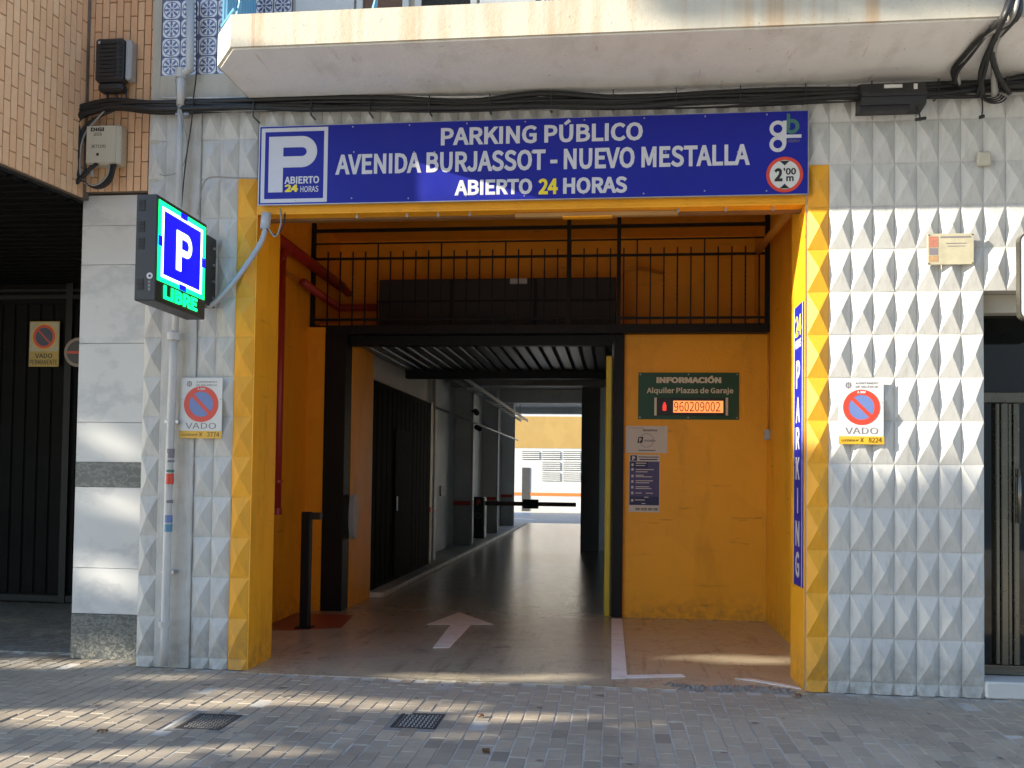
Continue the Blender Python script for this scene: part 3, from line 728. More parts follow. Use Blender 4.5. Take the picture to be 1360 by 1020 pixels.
for v0 in (.06, .26, .42, .80):
    for k in range(5): z_ = LZ1-(LZ1-LZ0)*(v0+k*.022); b.box(LX-.13, LX-.085, LY0-.006, LY0+.002, z_-.005, z_+.005)
build_each(b, 'vent_louvre', m_blackm, t)
lgz = LZ0+.17; b = MB().ring((LX-.04, lgz), .022, .010, LY0-.0025, LY0+.001, 20); b.build('maker_mark', m_sw, t)
build_each(MB().box(LX-.050, LX-.034, LY0-.0022, LY0+.001, lgz-.05, lgz-.034).box(LX-.050, LX-.034, LY0-.0022, LY0+.001, lgz-.075, lgz-.057).box(LX-.050, LX-.034, LY0-.0022, LY0+.001, lgz-.10, lgz-.082), 'maker_mark', m_sgrey, t)
br = MB().box(LX-.10, LX-.02, LY1-.002, -.035, LZ0+.13, LZ1-.06, .004); br.build('wall_bracket', m_boxb, t)
b = MB()
for k in range(4): b.tube([(LX-.02, -.09, LZ0+.2+.13*k), (LX-.006, -.09, LZ0+.2+.13*k)], .011, 8)
build_each(b, 'bolt', m_edge, t)

# ------------------------------------------------------------------ no-parking plates
def vado(x0, z0, w_, h_, y, lb, num):
    t = thing('no_parking_plate', (x0+w_/2, y, z0), lb, 'sign', 'no-parking plates beside the garage entrance')
    MB().box(x0, x0+w_, y-.004, y, z0, z0+h_, .002).build('plate', m_plate, t)
    cx, cz, R_ = x0+w_*.5, z0+h_*.56, w_*.41; yy = y-.0042
    MB().disc((cx, cz), R_*.72, yy-.001, yy+.001).build('blue_disc', m_sblue, t)
    MB().ring((cx, cz), R_, R_*.70, yy-.0022, yy+.001).build('red_ring', m_sred, t)
    a = math.radians(45); d_ = R_*.78; hw = R_*.10; c_, s_ = math.cos(a), math.sin(a)
    MB().prism([(cx-c_*d_+s_*hw, cz+s_*d_+c_*hw), (cx+c_*d_+s_*hw, cz-s_*d_+c_*hw), (cx+c_*d_-s_*hw, cz-s_*d_-c_*hw), (cx-c_*d_-s_*hw, cz+s_*d_-c_*hw)], 1, yy-.0021, yy).build('red_bar', m_sred, t)
    text('VADO', t, m_sgrey, x0+w_*.14, x0+w_*.87, z0+h_*.15, z0+h_*.25, yy-.0008, bold=-.01)
    text('AJUNTAMENT', t, m_sgrey, x0+w_*.37, x0+w_*.87, z0+h_*.915, z0+h_*.945, yy-.0008, bold=0)
    text('DE VALÈNCIA', t, m_sgrey, x0+w_*.37, x0+w_*.87, z0+h_*.86, z0+h_*.90, yy-.0008, bold=0)
    text('A 30M', t, m_sw, cx-R_*.22, cx+R_*.22, cz+R_*.78, cz+R_*.92, yy-.0032, bold=.02)
    b = MB(); ex = x0+w_*.21; ez = z0+h_*.90
    b.box(ex-.003, ex+.003, yy-.001, yy, ez-.026, ez+.022); b.box(ex-.018, ex+.018, yy-.0012, yy, ez+.014, ez+.018); b.ring((ex, ez-.002), .021, .016, yy-.0009, yy, 20)
    b.box(ex-.013, ex-.009, yy-.0011, yy, ez-.02, ez+.01); b.box(ex+.009, ex+.013, yy-.0011, yy, ez-.02, ez+.01); b.build('crest', m_sgrey, t)
    MB().box(x0-.003, x0+w_+.003, y-.0075, y-.0042, z0-.004, z0+h_*.115, .001).build('licence_strip', m_strip, t)
    text('LLICÈNCIA Nº', t, m_sblk, x0+w_*.06, x0+w_*.44, z0+h_*.035, z0+h_*.075, y-.0082, bold=0); text('X', t, m_sblk, x0+w_*.47, x0+w_*.55, z0+h_*.025, z0+h_*.09, y-.0082, bold=0)
    text(num, t, m_sblk, x0+w_*.66, x0+w_*.95, z0+h_*.02, z0+h_*.095, y-.0082, bold=-.005)
    b = MB()
    for xx in (x0+.012, x0+w_-.012): b.disc((xx, z0+h_*.64), .004, y-.0055, y-.004, 8)
    build_each(b, 'screw', m_sgrey, t)
vado(-4.978, 1.815, .345, .475, -.053, 'white no-parking plate on the tiles right of the white downpipe', '3774')
vado(.060, 1.815, .315, .475, -.054, 'white no-parking plate in sunlight on the right tiled wall', '8224')

# plaque, small box
t = thing('wall_plaque', (.84, -.06, 3.12), 'small aged metal plaque with a red and black emblem on the sunlit tiles', 'plaque')
px0, px1, pz0, pz1 = .678, 1.0, 3.118, 3.345
MB().box(px0, px1, -.062, -.054, pz0, pz1, .002).build('plate', m_brassp, t)
MB().box(px0+.01, px0+.075, -.0632, -.0622, pz1-.10, pz1-.02).build('red_emblem', M('faded_red', (.42, .17, .12), .5, .4, 60), t); MB().box(px0+.012, px0+.073, -.0632, -.0622, pz1-.155, pz1-.105).build('black_emblem', m_sgrey, t)
MB().box(px0+.01, px0+.075, -.0632, -.0622, pz1-.205, pz1-.16).build('red_emblem', M('faded_orange', (.42, .26, .14), .5, .4, 60), t)
b = MB(); b.box(px0+.09, px1-.02, -.0632, -.0622, pz1-.032, pz1-.020); b.box(px0+.13, px1-.05, -.0632, -.0622, pz1-.075, pz1-.069); b.box(px0+.14, px1-.06, -.0632, -.0622, pz1-.095, pz1-.09); build_each(b, 'engraved_line', m_sgrey, t)
b = MB()
for (xx, zz) in ((px0+.01, pz0+.01), (px1-.01, pz0+.01), (px0+.01, pz1-.01), (px1-.01, pz1-.01)): b.disc((xx, zz), .005, -.065, -.062, 8)
build_each(b, 'screw', m_sblk, t); t.location.y += .002
q = oY(1308, 210, -.06)
t = MB().box(q.x-.045, q.x+.045, -.06, -.02, q.z-.05, q.z+.05, .008).build('junction_box', m_boxc); tag(t, 'tiny square beige junction box on the shaded tiles at upper right', 'junction box')
# purple sign at right edge
t = thing('projecting_sign', (1.3, -.3, 2.67), 'purple sign with white rounded border cut off by the right edge of the picture', 'sign')
def rrect(x0, x1, z0, z1, r, n=6):
    pts = []
    for (cx, cz, a0) in ((x1-r, z1-r, 0), (x0+r, z1-r, 90), (x0+r, z0+r, 180), (x1-r, z0+r, 270)):
        for k in range(n+1): a = math.radians(a0+90*k/n); pts.append((cx+r*math.cos(a), cz+r*math.sin(a)))
    return pts
MB().prism(rrect(1.20, 1.72, 2.665, 3.275, .06), 1, -.33, -.27).build('panel', m_alu, t); MB().prism(rrect(1.212, 1.708, 2.677, 3.263, .05), 1, -.333, -.3302).build('white_border', m_sw, t)
MB().prism(rrect(1.232, 1.688, 2.70, 3.24, .04), 1, -.336, -.3332).build('purple_field', m_purple, t)
MB().box(1.43, 1.47, -.27, -.0, 2.9, 2.95).box(1.43, 1.47, -.27, -.0, 3.1, 3.15).build('bracket', m_alu, t)

# ------------------------------------------------------------------ right-hand entrance door
t = thing('entrance_door', (1.6, .25, .1), 'weathered aluminium and dark glass street door beyond the right tiled wall', 'door')
MB().box(1.10, 4.0, .262, .275, .17, 2.82).build('glass', m_glassd, t)
b = MB()
fz0 = .13
b.box(1.088, 4, .20, .30, fz0, fz0+.07, .006).box(1.088, 4, .21, .29, 2.14, 2.22, .006).box(1.088, 1.12, .21, .29, fz0+.07, 2.83, .004); b.build('frame', m_alu, t)
lf = MB()
for (x0, x1, y0) in ((1.255, 1.285, .215), (1.29, 1.34, .205), (1.345, 1.375, .225), (1.38, 1.42, .21), (2.2, 2.27, .21)): lf.box(x0, x1, y0, .29, fz0+.071, 2.139, .006)
build_each(lf, 'stile', m_alu, t)
MB().tube([(1.40, .17, 1.25), (1.40, .17, 1.65)], .014, 10).tube([(1.40, .17, 1.3), (1.40, .21, 1.3)], .009, 8).tube([(1.40, .17, 1.6), (1.40, .21, 1.6)], .009, 8).build('handle', m_alu, t, True)
MB().box(1.10, 4.0, .6, .62, 0, 2.9).build('hall_backing', m_blackm, t)
o = MB().box(1.088, 4, -.03, .45, .001, .125, .012).build('door_step', m_step); tag(o, 'pale stone step below the glass street door at right', 'step')
o = MB().box(1.088, 4, .14, .479, 2.80, 2.938, .004).build('door_lintel', m_band); tag(o, 'grey plastered lintel over the dark street door', 'lintel')

# ------------------------------------------------------------------ left neighbour: brick, marble pilaster, dark gateway
nb = thing('brick_building', (-6.2, 1.5, 3.8), 'neighbouring building with ochre vertical brick cladding above a dark gateway', 'building')
YB = .16
MB().box(-5.96, -5.311, YB+.012, .6, 3.86, 6.5).build('wall', m_mortar, nb)
bw = .0625; bh = .245
mbk = mesh('brick', MB().box(-bw/2+.004, bw/2-.004, 0, .03, -bh/2+.004, bh/2-.004, .002), m_brick)
mbk2 = mesh('brick', MB().box(-bw/2+.004, bw/2-.004, 0, .03, -bh/4+.004, bh/4-.004, .002), m_brick)
k = 0; xx = -5.945
while xx < -5.315:
    z_ = 3.86+bh/2-(bh/2 if k % 2 else 0)
    while z_ < 5.75:
        if z_ > 3.87: piece('brick', mbk, nb, (xx, YB+random.uniform(-.002, .002), z_))
        else: piece('brick', mbk2, nb, (xx, YB, 3.86+bh/4))
        z_ += bh
    xx += bw; k += 1
MB().box(-30, -5.32, .61, 24, 3.87, 10.2).build('upper_mass', m_brick, nb)  # unseen bulk added to set where sun reaches the courtyard
MB().box(-6.02, -5.951, .12, .6, 3.80, 6.5).build('corner_mortar', m_mortar, nb)
# side bay: from the corner towards the street
c0 = Vector((-5.955, .13, 0)); dirv = Vector((-.108, -.766, 0)).normalized(); ang = math.atan2(dirv.y, dirv.x)+math.pi
nrm = Vector((-dirv.y, dirv.x, 0)); nrm = nrm if nrm.x > 0 else -nrm
L_ = 1.35
q0, q1 = c0, c0+dirv*L_
b = MB(); b.prism([(q0.x-nrm.x*.012, q0.y-nrm.y*.012), (q1.x-nrm.x*.012, q1.y-nrm.y*.012), (q1.x-3, q1.y), (q0.x-3, q0.y)], 2, 3.80, 6.5); b.build('bay_wall', m_mortar, nb)
sw = .066; rz = math.atan2(nrm.x, -nrm.y)
mbs = mesh('brick', MB().box(-sw/2+.004, sw/2-.004, 0, .03, -bh/2+.004, bh/2-.004, .002), m_brick)
mbh = mesh('brick', MB().box(-sw/2+.004, sw/2-.004, 0, .03, -bh/4+.004, bh/4-.004, .002), m_brick)
for k in range(20):
    p = c0+dirv*(sw*(k+.5)); z_ = 3.80+bh/2-(bh/2 if k % 2 else 0)
    while z_ < 6.1:
        if z_ > 3.81: piece('brick', mbs, nb, (p.x, p.y, z_), rz)
        else: piece('brick', mbh, nb, (p.x, p.y, 3.80+bh/4), rz)
        z_ += bh
mp = thing('marble_pilaster', (-5.66, .3, 0), 'white marble clad pilaster with dark band and dark green base, between gateway and downpipe', 'pilaster')
MX0, MX1, YM = -6.0, -5.322, .2
MB().box(MX0+.012, MX1-.002, YM+.02, 3.2, 0, 3.79).build('core', m_rub, mp)
zs = [oY(150, y, YM).z for y in (259, 299.5, 351.5, 456, 561, 614)]
for z1, z0 in zip(zs[:-1], zs[1:]): MB().box(MX0, MX1, YM, YM+.02, z0+.0015, z1-.0015, .002).build('slab', m_marble, mp)
zb = [oY(150, y, YM).z for y in (614, 647)]; o = MB().box(MX0, MX1, YM-.003, YM+.02, zb[1]+.001, zb[0]-.001, .002).build('dark_band', m_marbled, mp)
zs = [oY(150, y, YM).z for y in (647, 755, 816)]
for z1, z0 in zip(zs[:-1], zs[1:]): MB().box(MX0, MX1, YM, YM+.02, z0+.0015, z1-.0015, .002).build('slab', m_marble, mp)
MB().box(MX0, MX1, YM-.006, YM+.02, 0, zs[-1]-.001, .003).build('dark_base', m_marbled, mp)
MB().box(MX0-.004, MX0+.011, YM+.021, 3.1, .0, 3.79).build('side_slab', m_marble, mp)
# gateway behind
gt = thing('black_gate', (-8, 3.1, 0), 'tall black ribbed metal gate at the back of the dark left gateway', 'gate')
MB().box(-12, -6.02, 3.1, 3.14, 0, 3.9).build('sheet', m_gate, gt)
for i in range(36):
    xx = -6.1-i*.16
    MB().box(xx-.062, xx+.062, 3.085, 3.0995, .12, 3.5, .005).build('rib', m_gate, gt)
b = MB()
for xx in (-7.90, -8.86, -10.4): b.box(xx-.04, xx+.04, 3.05, 3.084, .02, 3.75)
b.box(-12, -6.02, 3.055, 3.083, 3.55, 3.60).box(-12, -6.02, 3.055, 3.083, 3.64, 3.67).box(-12, -6.02, 3.06, 3.083, .03, .10); b.build('frame', m_black, gt)
po = MB().box(-12, -6.02, .38, 3.1, -.05, .006).build('porch_floor', marble_mat('porch_stone', (.10, .10, .095), (.20, .20, .19), (.45, .44, .42), 3, .5)); tag(po, kind='structure')
sof = thing('porch_ceiling', (-8, 1, 3.76), 'dark slatted ceiling of the gateway under the brick bay', 'ceiling')
MB().box(-12, -5.97, .20, 3.3, 3.80, 3.86).build('backing', m_blackm, sof)
MB().prism([(-12, .195), (-6.0, .195), (q1.x-.05, q1.y), (-12, q1.y)], 2, 3.775, 3.797).build('backing', m_blackm, sof)
for i in range(27):
    y_ = 3.05-i*.155
    x1_ = -6.0 if y_ > .16 else c0.x+(y_-c0.y)*dirv.x/dirv.y-.04
    MB().box(-12, x1_, y_-.06, y_+.06, 3.735, 3.773, .006).build('slat', m_gate, sof)
wl = MB().box(-12.1, -12, .5, 3.3, 0, 3.8).build('porch_wall', m_gate); tag(wl, 'dark side wall of the left gateway', 'wall')
# gate signs
t = thing('gate_sign', (-8.1, 3.04, 2.5), 'yellow permanent no-parking sign on the black gate', 'sign')
a = oY(40, 427, 3.04); c_ = oY(78, 487, 3.04); gx0, gx1, gz0, gz1 = a.x, c_.x, c_.z, a.z
MB().box(gx0, gx1, 3.035, 3.045, gz0, gz1, .003).build('plate', M('old_yellow_plate', (.50, .34, .07), .5, .15, 5, grime=.3), t)
MB().box(gx0+.01, gx1-.01, 3.0335, 3.0348, gz0+(gz1-gz0)*.34, gz1-.012).build('pale_field', m_brassp, t)
gc = ((gx0+gx1)/2, gz0+(gz1-gz0)*.66); GRr = (gx1-gx0)*.42
MB().ring(gc, GRr, GRr*.88, 3.0315, 3.0345).build('outer_ring', m_strip, t); MB().ring(gc, GRr*.88, GRr*.68, 3.031, 3.0345).build('red_ring', m_sred, t)
MB().disc(gc, GRr*.68, 3.032, 3.0345).build('dark_disc', M('faded_blue', (.05, .06, .10), .5, .2), t)
d_ = GRr*.62; MB().prism([(gc[0]-d_+.012, gc[1]+d_), (gc[0]+d_, gc[1]-d_+.012), (gc[0]+d_-.012, gc[1]-d_), (gc[0]-d_, gc[1]+d_-.012)], 1, 3.0305, 3.0325).build('red_bar', m_sred, t)
text('VADO', t, m_sblk, gx0+.08, gx1-.08, gz0+.10, gz0+.155, 3.033, bold=.01); text('PERMANENTE', t, m_sblk, gx0+.015, gx1-.015, gz0+.025, gz0+.08, 3.033, bold=.0)
t = thing('round_sign', (-7.7, 3.04, 2.4), 'round faded no-parking disc on the gate partly hidden by the marble pilaster', 'sign')
rc = oY(104, 468, 3.04); MB().disc((rc.x, rc.z), .17, 3.036, 3.045).build('disc', M('faded_disc', (.06, .06, .07), .5, .2), t)
MB().ring((rc.x, rc.z), .17, .135, 3.032, 3.0355).build('pale_ring', M('faded_ring', (.28, .22, .18), .5, .2), t)
MB().box(rc.x-.135, rc.x+.135, 3.033, 3.0355, rc.z-.015, rc.z+.015).build('bar', m_sred, t)

# ------------------------------------------------------------------ downpipe, conduits, cables, boxes on the facade
t = thing('downpipe', (-5.04, -.1, 0), 'white stickered downpipe running up the left tiled wall', 'pipe')
def pp(x, y, Y=-.1): return tuple(oY(x, y, Y))
pa = [(217.5, 884), (219, 840), (224, 640), (230, 480), (231, 440)]; pb = [(233, 452), (234, 400), (238, 240), (240, 130)]
MB().tube([pp(*q) for q in pa], .032, 16).build('lower_pipe', m_pvc, t, True); MB().tube([pp(*q) for q in pb], .025, 16).build('upper_pipe', m_pvc, t, True)
MB().tube([pp(240, 140), pp(240.5, 95)], .034, 14).tube([pp(240, 100), pp(252, 92), pp(253, -5)], .032, 14).build('top_pipe', m_pvc, t, True)
b = MB().tube([pp(231, 442), pp(231, 452)], .050, 16); b.tube([pp(240, 92), pp(240, 104)], .042, 14); b.tube([pp(218.6, 832), pp(218.9, 824)], .048, 16); build_each(b, 'collar', m_pvc, t)
def sticker(y0, y1, mt, r=.0332):
    f = lambda y: pp(217.5+(884-y)*(13.5/444), y)
    MB().tube([f(y1), f(y0)], r, 16, False).build('sticker', mt, t, True)
sticker(624, 627, m_lgreen); sticker(629, 643, m_sred); sticker(596, 608, m_sgrey, .0328); sticker(684, 694, m_sblue); sticker(696, 706, M('sticker_teal', (.08, .25, .38), .4)); sticker(611, 614, m_sgrey, .0328); sticker(664, 668, m_sgrey, .0327)
b = MB()
for y in (150, 350, 560, 760): q = oY(217.5+(884-y)*(13.5/444)+ (2 if y < 440 else 0), y, -.1); b.box(q.x-.055, q.x+.055, -.1, -.0, q.z-.012, q.z+.012)
build_each(b, 'wall_clip', m_edge, t)
def curve_thing(name, pts, r, mt, lb, cat, n=8): 
    o = MB().tube(smooth_path(pts), r, n).build(name, mt, None, True); tag(o, lb, cat); return o
# grey conduit from LED sign to small head under blue sign
t = thing('cable_conduit', tuple(oY(280, 400, -.06)), 'grey bent conduit running from the LED sign up to the blue sign corner', 'conduit')
MB().tube(smooth_path([oY(276, 408, -.12), oY(290, 397, -.09), oY(318, 365, -.07), oY(345, 325, -.06), oY(353, 303, -.05)]), .021, 10).build('tube', m_conduit, t, True)
MB().tube([oY(352, 304, -.05), oY(354, 283, -.05)], .038, 12).build('conduit_head', m_conduit, t, True)
MB().tube(smooth_path([oY(352, 300, -.06), oY(365, 312, -.07), oY(376, 300, -.05), oY(379, 280, .0)]), .006, 6).build('wire', m_cable, t, True)
MB().tube(smooth_path([oY(355, 302, -.06), oY(366, 314, -.08), oY(373, 296, -.05), oY(372, 275, .0)]), .006, 6).build('wire', m_cableg, t, True)
# main bundle under the balcony
cb = thing('cable_bundle', (-2, -.06, 4.4), 'thick bundle of black cables running along the facade under the balcony', 'cables')
anch = [(98, 150, .10), (150, 138, .08), (215, 139, -.05), (330, 139, -.07), (420, 136, -.07), (520, 137, -.08), (620, 138, -.08), (720, 136, -.08), (830, 133, -.08), (940, 130, -.08), (1040, 126, -.08), (1140, 123, -.09), (1230, 119, -.09), (1300, 114, -.09), (1360, 111, -.09), (1420, 108, -.09)]
for i in range(11):
    pts = []; ph = random.uniform(0, 6)
    dzz = (i % 4-1.5)*.024; dy = (i//4)*.016
    for (x, y, Y) in anch: pts.append(oY(x, y+3, Y)+Vector((0, -dy-random.uniform(0, .01), dzz+random.gauss(0, .012)+.006*math.sin(x*.03+ph))))
    MB().tube(smooth_path(pts, 5), random.choice((.016, .019, .024, .013)), 6).build('cable', m_cable if i not in (4,) else m_cableg, cb, True)
for i in range(5):      # thin slack wires
    pts = [oY(x, y+6+random.uniform(-2, 4), Y-.05)+Vector((0, 0, random.gauss(0, .012))) for (x, y, Y) in anch[1+i:11+i]]
    MB().tube(smooth_path(pts, 5), .005, 5).build('thin_wire', random.choice((m_cable, m_cable, m_cableg)), cb, True)
pts = [oY(x, y-9, Y-.02) for (x, y, Y) in anch[2:11]]; MB().tube(smooth_path(pts, 4), .008, 6).build('cable', m_pvc, cb, True)
b = MB()
for xx in np.linspace(-4.4, 1.2, 13): b.box(xx-.006, xx+.006, -.135, -.0, 4.33, 4.335).box(xx-.004, xx+.004, -.14, -.132, 4.335, 4.45)
build_each(b, 'cable_clip', m_boxb, cb)
# vertical bundle dropping behind the beige box
vb = thing('cable_loop', tuple(oY(97, 235, .1)), 'black cables looping down the brick corner past the beige box', 'cables')
for i in range(7):
    j = lambda s=1.6: random.gauss(0, s)
    pts = [oY(150+i*4, 139+j(), .08), oY(104+i*1.4+j(), 147+i+j(), .07), oY(94+i*1.6+j(), 175, .06), oY(93+i*1.8+j(), 205+j(), .06), oY(94+i*2+j(), 235+j(), .06), oY(102+i*2, 243-i*2+j(), .05), oY(112+i*3, 228-i*2+j(), .05)]
    MB().tube(smooth_path(pts), random.choice((.009, .012, .015)), 6).build('cable', m_cable, vb, True)
for i in range(5):
    pts = [oY(146+i*2, 218, .06), oY(142+i, 234+i*2, .05), oY(128, 246+i, .05), oY(112-i, 242-i, .05), oY(106-i*1.5, 220, .06), oY(112, 180-i*3, .07), oY(140+i*3, 146, .05)]
    MB().tube(smooth_path(pts), random.choice((.006, .009)), 6).build('cable', random.choice((m_cable, m_cable, m_cableg)), vb, True)
# thin loose wires on the left pier
curve_thing('loose_wire', [oY(261, -6, -.03), oY(261, 90, -.04), oY(257, 130, -.12), oY(254, 165, -.10), oY(248, 205, -.10), oY(244, 240, -.09), oY(241, 275, -.07)], .005, m_cable, 'thin black wire hanging in front of the blue flower tiles and past the bundle', 'wire', 6)
curve_thing('loose_wire', [oY(233, 105, -.12), oY(236, 140, -.13), oY(249, 190, -.10), oY(240, 225, -.09), oY(220, 233, -.08), oY(212, 231, -.08)], .0045, m_cableg, 'thin grey wire swinging across the downpipe to the wall corner', 'wire', 6)
curve_thing('loose_wire', [oY(263, 285, -.05), oY(268, 252, -.06), oY(278, 236, -.07), oY(310, 236, -.06), oY(342, 237, -.05)], .006, m_cableg, 'grey wire bending above the LED sign to the blue sign edge', 'wire', 6)
# black telecom box
t = thing('telecom_box', tuple(oY(151, 122, .1)), 'black ribbed telecom box mounted on the ochre brick wall', 'telecom box')
a = oY(128, 52, .05); c_ = oY(164, 108, .05)
MB().box(a.x, c_.x, .03, .14, c_.z, a.z, .02).build('cover', m_boxb, t)
MB().box(c_.x+.002, c_.x+.055, .06, .155, c_.z+.02, a.z-.01, .01).build('side_body', m_conduit, t)
b = MB()
for k in range(9): z_ = a.z-.05-k*.033; b.box(a.x+.05+.006*(k % 2), c_.x-.06, .021, .0295, z_-.008, z_+.008)
for k in range(9): z_ = a.z-.04-k*.034; b.box(c_.x-.028, c_.x-.004, .022, .0295, z_-.010, z_+.010)
build_each(b, 'cooling_rib', m_blackm, t)
MB().box(a.x+.02, c_.x-.01, .045, .14, c_.z-.075, c_.z+.001, .02).build('cable_gland_base', m_boxb, t); MB().box(a.x+.03, a.x+.05, .0275, .0298, a.z-.05, a.z-.03).build('label', m_sw, t)
b = MB()
for k, xx in enumerate((142, 147, 152, 168)): b.tube(smooth_path([oY(xx, 118, .09), oY(xx+random.uniform(-4, 4), 130, .07), oY(xx-3+random.uniform(-3, 10), 141, .05)]), .007, 6)
build_each(b, 'tail', m_cable, t)
# beige box
t = thing('junction_cabinet', tuple(oY(137, 218, .1)), 'beige plastic DIGI junction cabinet on the brick beside black cables', 'junction box')
a = oY(115, 167, .06); c_ = oY(160, 218, .06)
MB().box(a.x, c_.x, .055, .155, c_.z, a.z, .012).build('body', m_boxc, t); MB().box(a.x+.008, c_.x-.04, .048, .0545, c_.z+.012, a.z-.008, .004).build('lid', m_boxc, t)
text('DIGI', t, m_sblk, a.x+.045, a.x+.16, a.z-.055, a.z-.022, .0472, bold=.03); text('253', t, m_sblk, a.x+.07, a.x+.14, a.z-.09, a.z-.066, .0472, bold=0); text('JET1191', t, m_sblk, a.x+.05, a.x+.18, a.z-.19, a.z-.165, .0472, bold=0)
MB().box(a.x+.10, a.x+.12, .045, .048, a.z-.255, a.z-.235).build('lock', m_sblk, t); MB().tube([oY(121, 220, .1), oY(122, 234, .09)], .013, 8).build('connector', m_sw, t)
# splice enclosure under the balcony
t = thing('splice_enclosure', (.40, -.14, 4.23), 'black fibre splice enclosure under the right end of the balcony', 'telecom box')
a = oY(1140, 114, -.12); c_ = oY(1226, 146, -.12)
b = MB().prism([(-.04, a.z+.02), (-.16, a.z-.005), (-.21, a.z-.09), (-.19, c_.z+.02), (-.04, c_.z)], 0, a.x, c_.x); b.build('case', m_boxb, t)
MB().box(a.x, c_.x, -.225, -.19, a.z-.12, a.z-.10, .004).build('rim', m_boxb, t); MB().box(a.x-.004, c_.x-.11, -.175, -.10, c_.z-.02, c_.z+.035, .006).build('lower_tray', m_boxb, t)
MB().box(a.x+.16, a.x+.285, -.198, -.191, a.z-.055, a.z-.03).build('label', m_plate, t); MB().box(a.x+.365, a.x+.39, -.198, -.191, a.z-.07, a.z-.03).build('label', m_plate, t)
b = MB().tube(smooth_path([(c_.x-.05, -.12, c_.z+.02), (c_.x-.03, -.13, c_.z-.03), (c_.x-.02, -.12, c_.z-.08)]), .006, 6); b.tube([(c_.x-.055, -.12, c_.z-.07), (c_.x+.02, -.12, c_.z-.06)], .012, 8); b.build('hanging_tail', m_cable, t, True)
# cable drop at right
dt = thing('cable_drop', tuple(oY(1310, 130, -.1)), 'bunch of cables sweeping down from the balcony edge at upper right', 'cables')
for i in range(8):
    j = lambda s=2: random.gauss(0, s)
    ye = -.95-.02*(i % 3)
    pts = [oY(1345+i*2+j(), -8, ye), oY(1332+i*2+j(), 25+j(), ye), oY(1316+i+j(), 60, -.6), oY(1303+i*3+j(4), 95+j(), -.3), oY(1296+i*5+j(4), 125+j(3), -.14)]
    if i % 3 == 0: pts = pts[:2]+[oY(1308+j(), 48, -.75), oY(1285+j(3), 72, -.45), oY(1268+j(3), 92+j(), -.25), oY(1272+j(3), 112, -.14)]
    MB().tube(smooth_path(pts), random.choice((.010, .014, .020)), 6).build('cable', random.choice((m_cable, m_cable, m_cableg)), dt, True)
for i in range(4):
    cx, cy = 1312+i*3, 122+i*2
    pts = [oY(cx+16*math.cos(a), cy+9*math.sin(a), -.12-.01*i) for a in np.linspace(.2, 5.8, 10)]
    MB().tube(smooth_path(pts, 3), .006, 5).build('cable', m_cable, dt, True)
MB().tube(smooth_path([oY(1304, 128, -.12), oY(1305, 145, -.1), oY(1304, 152, -.1)]), .005, 6).tube([oY(1301, 156, -.1), oY(1307, 154, -.1)], .013, 8).build('hanging_end', m_cable, dt, True)

# ------------------------------------------------------------------ vestibule
XA, XB, YW = -5.05, .10, 3.35
w1 = MB().box(XA-.2, XA, .48, 7.2, 0, 4.5).build('side_wall', m_yel); tag(w1, 'yellow left side wall inside the garage entrance behind the red pipe', 'wall')
w2 = MB().box(XA+.0, -4.852, 3.15, 3.4, 0, 3.22).build('return_wall', m_yel); tag(w2, 'narrow yellow wall facing the street left of the black column', 'wall')
w3 = MB().box(XB, XB+.2, .481, 7.2, 0, 4.5).build('side_wall', m_yel); tag(w3, 'yellow right side wall inside the garage entrance', 'wall')
w4 = MB().box(-1.462, XB-.001, YW, YW+.2, 0, 3.215).build('information_wall', m_yel); tag(w4, 'wide yellow wall carrying the green information board', 'wall')
MB().box(-5.25, -4.4, .4885, .498, 3.6, 4.5)
# mezzanine deck and its beam
t = thing('mezzanine', (-2.5, 3.5, 3.2), 'mezzanine deck with black edge beam over the lane and the information wall', 'mezzanine')
MB().box(XA+.002, XB-.002, 3.17, 3.30, 3.145, 3.245, .004).build('edge_beam', m_black, t)
MB().box(XA+.002, -4.61, 3.42, 7.0, 3.22, 3.26).box(-1.46, XB-.002, 3.302, 7.0, 3.22, 3.26).box(-4.608, -1.462, 3.302, 7.0, 3.22, 3.26).build('deck', m_blackm, t)
w5 = MB().box(XA+.001, XB-.001, 4.3, 4.5, 3.262, 4.5).build('back_wall', m_yel); tag(w5, 'dim yellow back wall behind the mezzanine railing', 'wall')
# railing
t = thing('mezzanine_railing', (-2.5, 3.2, 3.25), 'black iron railing with twisted bars along the mezzanine edge', 'railing')
RY = 3.2
for xx in (XA+.03, XB-.03): MB().box(xx-.024, xx+.024, RY-.02, RY+.02, 3.2455, 4.43).build('end_post', m_black, t)
for px_ in (755.5, 822): q = oY(px_, 350, RY); MB().box(q.x-.022, q.x+.022, RY-.022, RY+.022, 3.2455, 4.495).build('post', m_black, t)
MB().box(XA+.055, XB-.055, RY-.018, RY+.018, 4.32, 4.355).build('top_rail', m_black, t); MB().box(XA+.055, XB-.055, RY-.008, RY+.008, 4.18, 4.196).build('thin_rail', m_black, t)
MB().box(XA+.055, XB-.055, RY-.012, RY+.012, 4.0, 4.025).build('rail', m_black, t); MB().box(XA+.055, XB-.055, RY-.012, RY+.012, 3.30, 3.325).build('rail', m_black, t)
def twist(h0, h1, tw):
    b = MB(); n = 26; r = .0105; vs = []; fs = []
    for i in range(n+1):
        u = i/n; z_ = h0+(h1-h0)*u; a = tw*max(0, min(1, (u-.3)/.4))
        for k in range(4): vs.append((r*math.cos(a+math.pi/4+k*math.pi/2), r*math.sin(a+math.pi/4+k*math.pi/2), z_))
    for i in range(n):
        for k in range(4): fs.append((i*4+k, i*4+(k+1) % 4, i*4+4+(k+1) % 4, i*4+4+k))
    fs.append((3, 2, 1, 0)); fs.append(tuple(range(n*4, n*4+4))); return b.add(vs, fs)
